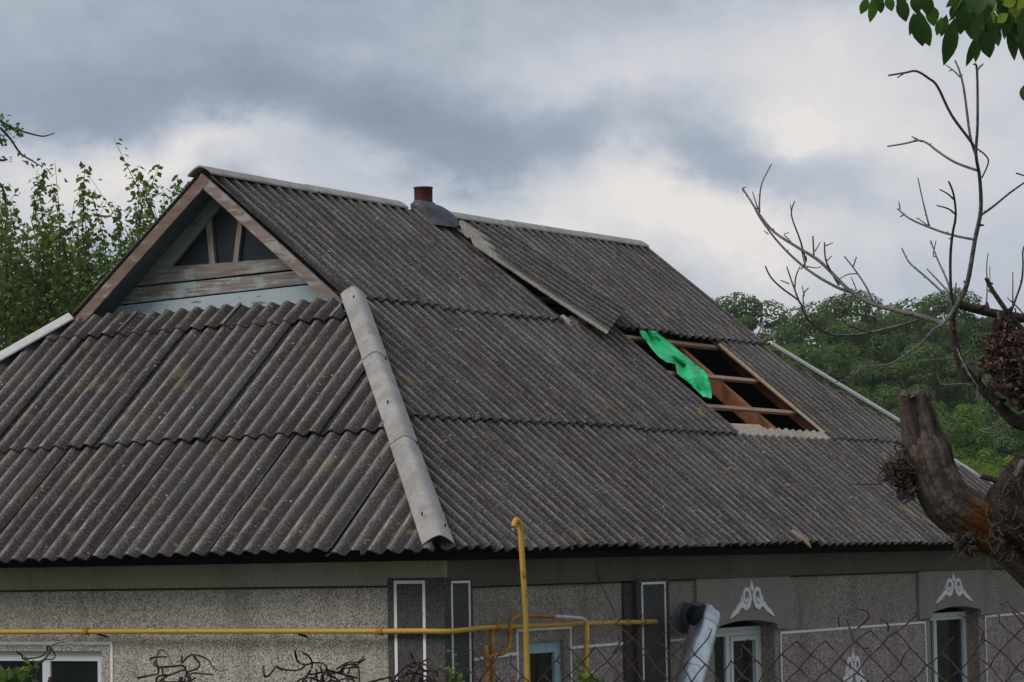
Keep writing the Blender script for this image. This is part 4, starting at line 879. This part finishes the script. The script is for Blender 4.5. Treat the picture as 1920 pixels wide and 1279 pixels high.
uvtube([at(1880, 925, ZD-.08), at(1890, 905, ZD-.09), at(1903, 893, ZD-.09), at(1918, 865, ZD-.05)], [2*PXM, 4*PXM, 5*PXM, 6*PXM], 8, M_twig, 'branch', dead, .1, 10)
uvtube([at(1840, 893, ZD), at(1862, 900, ZD), at(1890, 915, ZD)], [5*PXM, 6*PXM, 7*PXM], 8, M_vine, 'branch', dead, .1, 11)
# bare branches; pixel polylines read off the photograph, laid out at varied depth
def br(pts, r0_, r1_, z0=0.0, z1=0.0, m_=M_twig, name='branch'):
    n = len(pts); P_ = [(at(x, y, ZD+z0+(z1-z0)*i/(n-1)), (r0_+(r1_-r0_)*i/(n-1))*PXM) for i, (x, y) in enumerate(pts)]
    pp, rr_ = smoothpath(P_, 4); mb = MB(); mb.tube(pp, rr_, 7, wob=.06, seed=int(pts[0][0])); 
    # nodes / buds
    R_ = random.Random(int(pts[0][0]*7+pts[-1][1]))
    for i in range(2, len(pp)-1, 3):
        if R_.random() < .55: d = Vector((R_.uniform(-1, 1), R_.uniform(-1, 1), R_.uniform(-.2, 1))).normalized(); mb.tube([pp[i], pp[i]+d*rr_[i]*2.6], [rr_[i]*.8, rr_[i]*.35], 5)
    return part(mb, name, m_, dead, True)
B = [
 ([(1990, 860), (1950, 815), (1920, 798), (1899, 790), (1870, 757), (1833, 722), (1802, 683), (1788, 633), (1785, 595)], 14, 7, .1, 0, M_bark),
 ([(1786, 600), (1792, 578), (1813, 535), (1828, 452), (1839, 395), (1837, 334), (1830, 290), (1833, 233), (1832, 133), (1826, 121)], 5.6, 1.8, 0, -.5),
 ([(1832, 135), (1836, 128), (1844, 120)], 1.6, 1.2, -.5, -.5),
 ([(1830, 292), (1819, 255), (1808, 172), (1800, 137), (1791, 114)], 2.6, 1.6, -.25, -.1),
 ([(1800, 145), (1788, 133), (1773, 122)], 1.6, 1.0, -.15, -.1), ([(1786, 131), (1779, 134)], 1.3, .9, -.15, -.1),
 ([(1828, 282), (1822, 268), (1784, 216), (1758, 163), (1742, 148), (1718, 134), (1697, 137), (1666, 142)], 3.0, 1.8, -.25, -.6),
 ([(1697, 137), (1683, 146)], 1.5, 1.1, -.55, -.6),
 ([(1832, 320), (1791, 305), (1758, 284), (1740, 270), (1723, 264), (1695, 270), (1664, 275)], 2.6, 1.5, -.2, .3), ([(1728, 266), (1710, 257)], 1.8, 1.3, .1, .2),
 ([(1833, 280), (1848, 292), (1853, 306), (1841, 334)], 1.5, 1.5, -.25, -.2),
 ([(1838, 405), (1862, 388), (1894, 362), (1935, 333)], 2.6, 1.6, -.15, -.4), ([(1905, 325), (1930, 333)], 1.5, 1.2, -.4, -.4),
 ([(1827, 450), (1784, 441), (1740, 426), (1705, 410), (1683, 392)], 2.6, 1.6, -.1, .4), ([(1742, 424), (1731, 380), (1721, 334)], 1.8, 1.1, .2, .3), ([(1688, 394), (1685, 378)], 1.4, 1, .4, .4), ([(1696, 402), (1688, 407)], 1.5, 1.2, .35, .4), ([(1740, 424), (1724, 412), (1718, 410)], 1.4, .9, .2, .3),
 ([(1788, 572), (1783, 544), (1782, 483), (1786, 440), (1792, 404), (1788, 365), (1779, 341)], 3.2, 1.7, 0, -.5), ([(1791, 402), (1778, 392), (1757, 386)], 1.8, 1.2, -.4, -.5), ([(1789, 375), (1777, 364), (1762, 356)], 1.8, 1.2, -.4, -.5),
 ([(1786, 570), (1766, 548), (1736, 520), (1712, 500), (1701, 487), (1691, 466)], 2.6, 1.5, .05, .5), ([(1783, 545), (1771, 515), (1758, 487), (1745, 452)], 2.2, 1.4, 0, .3), ([(1780, 550), (1757, 525), (1738, 505)], 2.2, 1.4, .0, .4), ([(1753, 482), (1750, 478), (1755, 452)], 1.4, 1, .2, .3), ([(1790, 560), (1793, 530)], 1.8, 1.2, 0, 0),
 ([(1786, 610), (1760, 604), (1714, 590), (1657, 577), (1620, 562), (1587, 540), (1539, 492), (1495, 464), (1451, 435), (1425, 404), (1406, 375), (1394, 356)], 5.5, 1.7, 0, .9),
 ([(1600, 550), (1565, 537), (1513, 505), (1465, 461), (1427, 412), (1412, 385)], 3.4, 1.5, .4, .9),
 ([(1424, 398), (1424, 375), (1429, 343), (1447, 308)], 2.0, 1.1, .85, 1.0), ([(1421, 393), (1411, 360)], 1.8, 1.0, .85, .9), ([(1396, 362), (1392, 354), (1399, 352)], 1.5, 1.0, .9, .9),
 ([(1511, 490), (1500, 450), (1484, 404), (1490, 378)], 2.1, 1.2, .7, .6), ([(1484, 400), (1482, 384)], 1.3, .9, .6, .6),
 ([(1526, 480), (1524, 443)], 2.0, 1.6, .6, .6), ([(1528, 472), (1538, 455)], 1.4, .9, .6, .6),
 ([(1573, 535), (1561, 515), (1548, 487), (1546, 455)], 2.2, 1.5, .5, .4), ([(1546, 462), (1562, 456)], 1.3, .9, .4, .4), ([(1550, 490), (1560, 480)], 1.3, .9, .4, .4),
 ([(1636, 565), (1625, 540), (1605, 509), (1583, 481)], 2.2, 1.3, .3, .4), ([(1600, 500), (1606, 482)], 1.5, 1, .4, .4), ([(1608, 514), (1590, 515), (1573, 524)], 1.4, .9, .4, .5), ([(1606, 545), (1596, 520)], 1.3, .8, .4, .4), ([(1640, 568), (1625, 553), (1612, 545)], 1.3, .8, .3, .4),
 ([(1480, 450), (1470, 440), (1480, 437)], 1.2, .8, .8, .8), ([(1510, 500), (1504, 475), (1503, 455)], 1.5, 1, .7, .7), ([(1513, 500), (1530, 503), (1540, 500)], 1.3, .8, .7, .7), ([(1441, 440), (1432, 433)], 1.2, .8, .8, .8),
 ([(1721, 600), (1690, 610), (1627, 625), (1590, 629), (1556, 627), (1530, 612), (1513, 597), (1505, 580), (1497, 564), (1465, 540), (1445, 520), (1435, 500)], 2.8, 1.4, .1, -.4), ([(1500, 570), (1485, 530), (1475, 500)], 1.7, 1.2, -.3, -.3), ([(1490, 545), (1492, 520), (1500, 500)], 1.6, 1.1, -.3, -.3), ([(1480, 533), (1463, 526)], 1.3, 1, -.3, -.3), ([(1508, 588), (1506, 555), (1516, 540)], 1.6, 1.1, -.3, -.3), ([(1508, 556), (1504, 536)], 1.2, .9, -.3, -.3), ([(1502, 505), (1512, 490), (1511, 480)], 1.3, .8, -.2, -.3),
 ([(1635, 624), (1605, 615), (1583, 605), (1561, 575)], 1.9, 1.2, -.1, -.2),
 ([(1792, 575), (1770, 607), (1749, 620), (1730, 642), (1714, 654), (1670, 683), (1617, 690), (1605, 702), (1589, 711), (1567, 717)], 3.2, 1.0, -.03, -.5), ([(1747, 622), (1750, 640)], 1.6, 1.0, -.1, -.1), ([(1746, 622), (1745, 632)], 1.6, 1.0, -.1, -.1),
 ([(1790, 568), (1820, 578), (1852, 586), (1885, 592), (1960, 604)], 8, 9, .02, .1, M_bark),
 ([(1849, 522), (1861, 545), (1889, 586), (1905, 605), (1950, 650)], 4, 6, -.05, .0, M_bark),
 ([(1849, 576), (1851, 540), (1850, 500), (1853, 475)], 1.6, .9, .05, .1), ([(1856, 545), (1856, 500)], 1.2, .8, -.02, .1), ([(1862, 552), (1850, 543)], 1.4, .9, -.04, -.04),
 ([(1872, 585), (1872, 600)], 2, 1.5, 0, 0), ([(1895, 588), (1903, 565), (1915, 530), (1918, 500), (1918, 470), (1925, 455)], 2.4, 1.3, .02, -.2), ([(1899, 575), (1899, 510)], 1.5, .9, .0, .0), ([(1902, 572), (1888, 558)], 1.4, .9, .0, .0), ([(1903, 572), (1920, 590)], 1.5, 1.2, .0, .0), ([(1903, 578), (1905, 590)], 1.5, 1.2, .0, .0),
 ([(1872, 590), (1878, 610)], 1.5, 1.2, 0, 0),
 ([(1806, 690), (1795, 673), (1760, 674), (1709, 679)], 1.5, .9, 0, .1), ([(1842, 672), (1815, 682), (1800, 686), (1783, 689)], 2.0, 1.6, -.05, .1),
 ([(1885, 793), (1860, 803), (1833, 808)], 2.0, 1.3, .0, .05), ([(1897, 800), (1875, 812), (1850, 812), (1838, 806)], 1.9, 1.2, -.03, .05),
 ([(1833, 723), (1833, 740), (1829, 752)], 1.6, 1.2, -.05, -.05), ([(1870, 755), (1900, 780), (1960, 815)], 6, 8, .02, .1, M_bark),
 ([(1757, 700), (1762, 715), (1772, 722), (1800, 720), (1828, 722)], 1.1, 1.0, .1, .0),
 ([(1905, 660), (1930, 668)], 2, 2, 0, 0), ([(1893, 755), (1890, 720)], 1.5, 1.2, 0, 0),
]
for q in B: br(*q)
mb = MB(); mb.tube([at(1794, 652, ZD-.014), at(1800, 668, ZD-.02), at(1816, 700, ZD-.02), at(1832, 724, ZD-.02)], [.001, .004, .004, .001], 5); part(mb, 'split_bark', M_trunkpale, dead)
# twiggy tufts beside the stump
for (cx, cy, sx, sy, n, seed) in ((1690, 885, 18, 38, 420, 1), (1668, 885, 14, 16, 120, 2), (1808, 1010, 22, 14, 160, 3), (1700, 925, 16, 10, 110, 4), (1815, 1030, 16, 12, 120, 6)):
    R_ = random.Random(seed); mb = MB()
    for j in range(n):
        x, y = cx+R_.gauss(0, 1)*sx*.5, cy+R_.gauss(0, 1)*sy*.5; p = at(x, y, ZD-.02+R_.uniform(-.07, .05)); q = p+Vector((R_.uniform(-.03, .03), R_.uniform(-.03, .03), R_.uniform(-.022, .022)))
        mb.tube([p, q], [.0025+R_.random()*.002, .001], 4, cap=False)
    o = part(mb, 'twig_tuft', M_tuft, dead); o['kind'] = 'stuff'
for k, (a, b) in enumerate((((1790, 1040), (1778, 1052)), ((1780, 1002), (1795, 1000)), ((1778, 1005), (1770, 998)), ((1808, 1036), (1803, 1044)), ((1655, 908), (1592, 908)), ((1702, 932), (1668, 935)))):
    mb = MB(); mb.tube([at(*a, ZD-.1), at((a[0]+b[0])/2, (a[1]+b[1])/2+1, ZD-.1), at(*b, ZD-.1)], [.0022, .002, .001], 5); part(mb, 'branch', M_tuft if k < 4 else M_vine, dead)
# shaggy clump of dead leaves hanging in the branches
rng = np.random.default_rng(9); C_, N_ = [], []
for i in range(5200):
    t_ = rng.random(); y = 598+t_*165; hw = np.interp(t_, [0, .12, .35, .6, .8, 1], [10, 22, 40, 45, 36, 16]); cx = np.interp(t_, [0, .3, .6, 1], [1884, 1886, 1896, 1925])
    sg = rng.choice([-1, 1]); hw *= 1+.30*math.sin(y*.16+sg)+.18*math.sin(y*.43+2*sg); x = cx+sg*rng.random()**.7*hw; z = ZD+rng.normal()*.045*hw/40; C_.append(np.array(at(x, y+rng.normal()*3, z))); N_.append(np.array(_F)*-1+rng.normal(size=3)*.9)
V, Fq = leaf_faces(np.array(C_), np.array(N_), .020, .5, .8); o = leaf_obj('dead_leaf_clump', V, Fq, M_shag); tag(o, 'shaggy brown clump of dead leaves caught in the bare branches at the right edge', 'leaf clump')
# ------------------------------------------------------------------ walnut branch top right
ZW = 8.0; wb = at(2350, 1500, ZW); wb.z = gh(wb.x, wb.y)
wal = empty('walnut_tree', wb); tag(wal, 'walnut branch with large hanging green leaves entering at the top right corner', 'tree')
mb = MB(); pp, rr_ = smoothpath([(wb, .2), (at(2340, 700, ZW), .15), (at(2300, 100, ZW), .1), (at(2200, -120, ZW), .07), (at(2000, -60, ZW), .035), (at(1900, -10, ZW), .012), (at(1840, 15, ZW), .007)], 6); mb.tube(pp, rr_, 8); part(mb, 'trunk', M_bark, wal, True)
mb = MB()
for a, b in (((1980, -55), (1650, -22)), ((1960, -40), (1745, 0)), ((1900, -5), (1825, 50)), ((1940, -20), (1905, 50)), ((1830, -30), (1780, 40))): mb.tube([at(*a, ZW), at((a[0]+b[0])/2, (a[1]+b[1])/2-6, ZW-.05), at(*b, ZW)], [.008, .005, .002], 5)
part(mb, 'twig', M_leafW[1], wal, True)
def leafmesh(i):
    prof = [(0, .02), (.08, .12), (.2, .30), (.38, .44), (.55, .47), (.72, .38), (.87, .20), (.96, .07), (1, .0)]; Vt = []; Fc = []
    for k, (t_, w_) in enumerate(prof):
        c = .10*sin(t_*pi*(1+.3*i)); Vt += [(-w_, t_, .12*w_+c), (0, t_, c-.02), (w_*(1-.1*i), t_, .12*w_+c)]
    for k in range(len(prof)-1): a = k*3; Fc += [(a, a+1, a+4, a+3), (a+1, a+2, a+5, a+4)]
    me = bpy.data.meshes.new('leaf'); me.from_pydata(Vt, [], Fc); me.polygons.foreach_set('use_smooth', [True]*len(Fc)); me.materials.append(M_leafW[i]); me.update(); return me
lm = [leafmesh(0), leafmesh(1), leafmesh(2)]
LV = [(1626, -6, 1614, 28, 18, 1), (1637, -8, 1632, 44, 20, 1), (1648, -6, 1652, 26, 16, 0), (1662, -8, 1673, 22, 18, 1), (1655, -14, 1640, 10, 18, 0),
 (1688, -8, 1699, 42, 24, 0), (1692, -20, 1686, 15, 20, 1), (1714, 24, 1705, 68, 14, 0), (1722, 18, 1730, 88, 32, 0), (1726, 30, 1744, 88, 26, 0), (1712, -10, 1720, 28, 24, 0), (1735, -10, 1738, 30, 26, 0),
 (1738, 8, 1753, 50, 28, 1), (1766, 32, 1756, 68, 15, 1), (1728, -14, 1745, 26, 24, 0), (1790, 34, 1769, 124, 30, 0), (1775, 28, 1764, 70, 16, 0), (1800, 20, 1822, 75, 28, 0), (1806, 10, 1800, 66, 26, 0),
 (1838, 58, 1811, 126, 16, 0), (1836, 62, 1829, 118, 16, 0), (1842, 56, 1856, 110, 28, 0), (1846, 40, 1866, 84, 28, 0), (1830, 30, 1842, 70, 26, 0), (1862, 30, 1872, 80, 22, 0), (1876, 30, 1886, 75, 24, 1), (1896, 34, 1902, 115, 22, 0), (1908, 40, 1924, 122, 30, 0), (1915, 20, 1921, 90, 28, 0),
 (1808, -10, 1802, 30, 26, 0), (1822, -12, 1815, 34, 28, 1), (1838, -12, 1832, 30, 28, 0), (1855, -12, 1850, 34, 30, 0), (1870, -12, 1875, 32, 28, 1), (1890, -12, 1885, 34, 28, 0), (1908, -12, 1912, 34, 28, 1), (1925, -8, 1918, 40, 28, 0),
 (1882, 12, 1838, 20, 20, 2), (1896, 6, 1872, 34, 22, 2), (1905, 2, 1880, 8, 20, 2), (1912, 14, 1886, 40, 22, 2), (1868, 4, 1850, 26, 18, 2), (1922, 20, 1900, 50, 22, 2), (1890, 26, 1868, 42, 18, 2),
 (1815, 8, 1796, 20, 20, 0), (1845, 22, 1822, 50, 24, 0), (1870, 46, 1850, 62, 22, 0), (1858, 18, 1862, 60, 22, 1), (1900, 40, 1882, 66, 22, 0), (1920, 160, 1919, 190, 14, 0), (1935, -20, 1930, 60, 34, 0), (1918, 48, 1906, 80, 20, 1)]
R_ = random.Random(12)
for q in range(46):
    x, y = R_.uniform(1792, 1930), R_.uniform(-14, 52); l = R_.uniform(24, 44); a = R_.uniform(-.7, .7); LV.append((x, y, x+sin(a)*l, y+cos(a)*l*.9, R_.uniform(13, 22), R_.choice((0, 0, 1, 1, 2) if x > 1835 and y < 30 else (0, 0, 1))))
for i, (x0, y0, x1, y1, wpx, k) in enumerate(LV):
    R_ = random.Random(i); z0 = ZW+R_.uniform(-.15, .15)-(.05 if k == 2 else 0); a = at(x0, y0, z0); b = at(x1, y1, z0+R_.uniform(-.03, .03)); Y = (b-a); L_ = Y.length; Y.normalize()
    nrm = (-_F+Vector((R_.uniform(-.5, .5), R_.uniform(-.5, .5), R_.uniform(-.2, .5)))); X = Y.cross(nrm).normalized(); Zv = X.cross(Y)
    wsc = wpx/FPX*ZW*1.15; o = bpy.data.objects.new('leaf', lm[k]); COL.objects.link(o); o.parent = wal
    mm = Matrix((X*wsc, Y*L_, Zv*wsc*1.2)).transposed().to_4x4(); mm.translation = a; bpy.context.view_layer.update() if i == 0 else None
    o.matrix_parent_inverse = wal.matrix_world.inverted(); o.matrix_basis = mm
# ------------------------------------------------------------------ chain-link fence
fa_, fb_ = at(560, 1300, 8.6), at(2050, 1300, 7.0); fa_.z = fb_.z = 0; fd = (fb_-fa_); FL = fd.length; fd.normalize(); fn = Vector((-fd.y, fd.x, 0))
def fplane(px, py): n = fn; return on(px, py, n, n.dot(fa_))
fence = empty('chain_link_fence', fplane(1500, 1400)); fence.location.z = gh(fence.location.x, fence.location.y); bpy.context.view_layer.update(); tag(fence, 'rusty chain-link fence with a ragged curled top edge in front of the house', 'fence')
aw, bh = .082, .036; nc = int(FL/aw)+2; mb = MB(); R_ = random.Random(5)
topx = [560, 740, 850, 950, 1080, 1180, 1240, 1330, 1440, 1500, 1560, 1600, 1650, 1720, 1800, 1860, 1925, 2050]
topy = [1300, 1255, 1242, 1262, 1218, 1180, 1185, 1215, 1228, 1192, 1205, 1172, 1172, 1200, 1205, 1185, 1160, 1170]
def w2p(p):
    d = p-CAMP; z = d.dot(_F); return 960+FPX*d.dot(_R)/z, 640-FPX*d.dot(_U)/z
def node(i, j):                                       # lattice node, i in half cells
    q = random.Random(i*977+j*131); u = i*aw/2+q.uniform(-.007, .007)+.008*sin(j*.6+i*.2); z = -.12-j*bh+q.uniform(-.006, .006)+.014*sin(i*.33)+.012*sin(i*.13+2)
    return fa_+fd*u+Vector((0, 0, z))+fn*(.01*sin(i*.4+j*.3)+q.uniform(-.004, .004))
def ok(p): x, y = w2p(p); return y > np.interp(x, topx, topy)
cnt = 0
for i in range(0, nc*2):
    for j in range(0, 44):
        if (i+j) % 2: continue
        a = node(i, j)
        for di in (-1, 1):
            if j > 22 and False: continue
            b = node(i+di, j+1)
            if not (ok(a) or (ok(b) and R_.random() < .35)): continue
            if R_.random() < .02: continue
            mid = a.lerp(b, .5)+fd*R_.uniform(-.003, .003)+Vector((0, 0, R_.uniform(-.003, .003)))+fn*.003*di
            mb.tube([a, mid, b], [.0023, .0019, .0023], 4, cap=False); cnt += 1
            if not ok(a) and R_.random() < .7:        # loose curled end above the edge
                c1 = a+Vector((0, 0, R_.uniform(.01, .025)))+fd*R_.uniform(-.02, .02); c2 = c1+Vector((0, 0, R_.uniform(-.01, .02)))+fd*R_.uniform(-.025, .025); mb.tube([a, c1, c2], [.0018, .0016, .0012], 4, cap=False)
for pts in ([(1610, 1143), (1625, 1147), (1629, 1157), (1620, 1168), (1608, 1178)], [(1587, 1163), (1594, 1182), (1602, 1205), (1618, 1215), (1630, 1215)], [(1650, 1161), (1664, 1170), (1665, 1185)], [(1572, 1157), (1573, 1175)], [(1898, 1147), (1910, 1160), (1920, 1172)], [(1812, 1165), (1830, 1172), (1843, 1185), (1838, 1205)], [(1155, 1185), (1162, 1205), (1150, 1225)], [(1380, 1240), (1392, 1230), (1388, 1215)]):
    pp, rr_ = smoothpath([(fplane(*q), .0024) for q in pts], 4); mb.tube(pp, rr_, 5)
o = part(mb, 'wire_mesh', M_rust, fence)
for u in (.35, FL-.06):
    p = fa_+fd*u+fn*.05; g_ = gh(p.x, p.y); mb = MB(); mb.tube([Vector((p.x, p.y, g_-.3)), Vector((p.x, p.y, -.52 if u < 1 else -.40))], .022, 10); part(mb, 'post', M_rust, fence)
# ------------------------------------------------------------------ dry vines on the fence line
def vine(name_lbl, lines, Z, r_=2.6, extra=0, box=None, seed=1):
    allp = [q for l in lines for q in l]; cx = sum(q[0] for q in allp)/len(allp); root = at(cx, 1320, Z); g_ = gh(root.x, root.y); e_ = empty('dry_vine', (root.x, root.y, g_)); tag(e_, name_lbl, 'dry vine', 'dead vines along the fence')
    R_ = random.Random(seed); mb = MB()
    for l in lines:
        pp, rr_ = smoothpath([(at(x, y, Z+R_.uniform(-.06, .06)), r_*Z/FPX*(1-.10*i)) for i, (x, y) in enumerate(l)], 5); mb.tube(pp, rr_, 6, wob=.05)
    for k in range(extra):
        x, y = R_.uniform(box[0], box[2]), R_.uniform(box[1], box[3]); pts = []; a = R_.uniform(0, 6.3)
        for i in range(5): pts.append((x, y)); x += cos(a)*R_.uniform(8, 20); y += sin(a)*R_.uniform(5, 13); a += R_.uniform(-1.1, 1.1)
        pp, rr_ = smoothpath([(at(x, y, Z+R_.uniform(-.08, .08)), r_*.75*Z/FPX) for x, y in pts], 4); mb.tube(pp, rr_, 5)
    s_ = at(cx, 1300, Z); mb.tube([Vector((root.x, root.y, g_-.05)), Vector((root.x+.03, root.y, (g_+s_.z)/2)), s_, at(cx+6, 1270, Z)], [.012, .010, .008, .006], 7)
    part(mb, 'stem', M_vine, e_, True); return e_
vine('thin looping dead vine below the yellow pipe, left of the two on the front wall', [[(257, 1272), (280, 1267), (297, 1262), (293, 1240), (297, 1225), (303, 1219), (313, 1227), (322, 1245), (325, 1252)], [(280, 1237), (290, 1233), (312, 1232)], [(297, 1252), (325, 1250), (345, 1250), (352, 1270), (360, 1285)], [(341, 1230), (341, 1243), (352, 1232), (363, 1228), (380, 1232), (392, 1240), (400, 1252), (413, 1259), (432, 1252)], [(362, 1230), (374, 1245), (370, 1254), (352, 1262), (345, 1280)], [(293, 1285), (310, 1270), (330, 1262), (350, 1258), (362, 1285)], [(295, 1290), (295, 1270), (320, 1266)]], 8.6, 2.3, 3, (290, 1255, 360, 1285), 2)
vine('dense tangled dead vine on the fence below the yellow pipe in the middle', [[(553, 1221), (558, 1240), (572, 1247), (590, 1243), (608, 1246), (618, 1262)], [(519, 1250), (530, 1256), (560, 1257), (572, 1248)], [(494, 1250), (496, 1268), (505, 1266), (518, 1250)], [(582, 1258), (570, 1275), (562, 1290)], [(600, 1250), (606, 1270), (596, 1290)], [(640, 1260), (645, 1250), (660, 1246), (672, 1252), (674, 1285)], [(610, 1256), (640, 1264), (670, 1272)], [(690, 1281), (715, 1274), (735, 1270)]], 8.6, 2.4, 16, (572, 1250, 660, 1285), 3)
vine('tangled dead vine over the dark corner pilasters of the house', [[(735, 1279), (760, 1250), (790, 1244), (812, 1262), (815, 1285)], [(770, 1225), (780, 1245), (800, 1260)], [(750, 1270), (775, 1262), (800, 1270), (830, 1285)]], 8.2, 2.2, 8, (745, 1245, 830, 1290), 4)
vine('fine dead tendril crossing the white window on the left', [[(30, 1222), (42, 1230), (44, 1236), (75, 1232), (88, 1222), (100, 1210), (118, 1205), (130, 1209), (142, 1204), (158, 1210)], [(88, 1218), (90, 1212), (102, 1225), (100, 1236), (80, 1238), (70, 1250), (66, 1285)], [(75, 1245), (86, 1234), (96, 1218)]], 8.8, 1.9, 0, None, 5)
# ------------------------------------------------------------------ green sprigs
def sprig(lbl, cx, cy, sx, sy, n, Z, sz, seed, asp=.5, stems=5):
    global rng; rng = np.random.default_rng(seed); root = at(cx, 1320, Z); g_ = gh(root.x, root.y); e_ = empty('leafy_shoot', (root.x, root.y, g_)); tag(e_, lbl, 'plant', 'green shoots at the fence')
    mb = MB(); C_, N_ = [], []
    for k in range(stems):
        tip = (cx+rng.uniform(-1, 1)*sx, cy-abs(rng.normal())*sy*.5); b0 = at(cx+rng.uniform(-4, 4), 1310, Z); p1 = at(*tip, Z+rng.uniform(-.08, .08)); mb.tube([Vector((root.x, root.y, g_)), b0, b0.lerp(p1, .6)+Vector((0, 0, .01)), p1], [.006, .004, .003, .001], 5)
        for i in range(n//stems): t_ = rng.uniform(.15, 1); q = np.array(b0.lerp(p1, t_)); C_.append(q+rng.normal(size=3)*.018); N_.append(rng.normal(size=3)*.8+np.array([0, 0, .9]))
    V, Fq = leaf_faces(np.array(C_), np.array(N_), sz, asp, .4); hp(leaf_obj('leaves', V, Fq, M_sprig if seed != 62 else M_leafL, e_)); part(mb, 'stem', M_sprig, e_, True)
sprig('small bright green shoot at the foot of the dark corner pilaster', 852, 1258, 18, 12, 90, 8.3, .022, 61, .35)
sprig('dark green leafy shoot in front of the white window at the left edge', 25, 1262, 36, 14, 110, 9.0, .034, 62, .55, 8)
sprig('pale green shoot beside the right yellow riser under the blue window', 1106, 1266, 20, 9, 46, 8.0, .030, 63, .5, 4)

# ------------------------------------------------------------------ thin moist air over the valley
hz = MB(); hz.box((-45, -60, -4), (330, 330, 26)); m_ = bpy.data.materials.new('haze'); m_.use_nodes = True; t = NT(m_.node_tree)
t.nt.links.new(t.n('ShaderNodeVolumePrincipled', in_Color=(.86, .9, .95, 1), in_Density=.00022).outputs[0], t.n('ShaderNodeOutputMaterial').inputs[1])
o = hz.obj('haze', m_); o['kind'] = 'stuff'
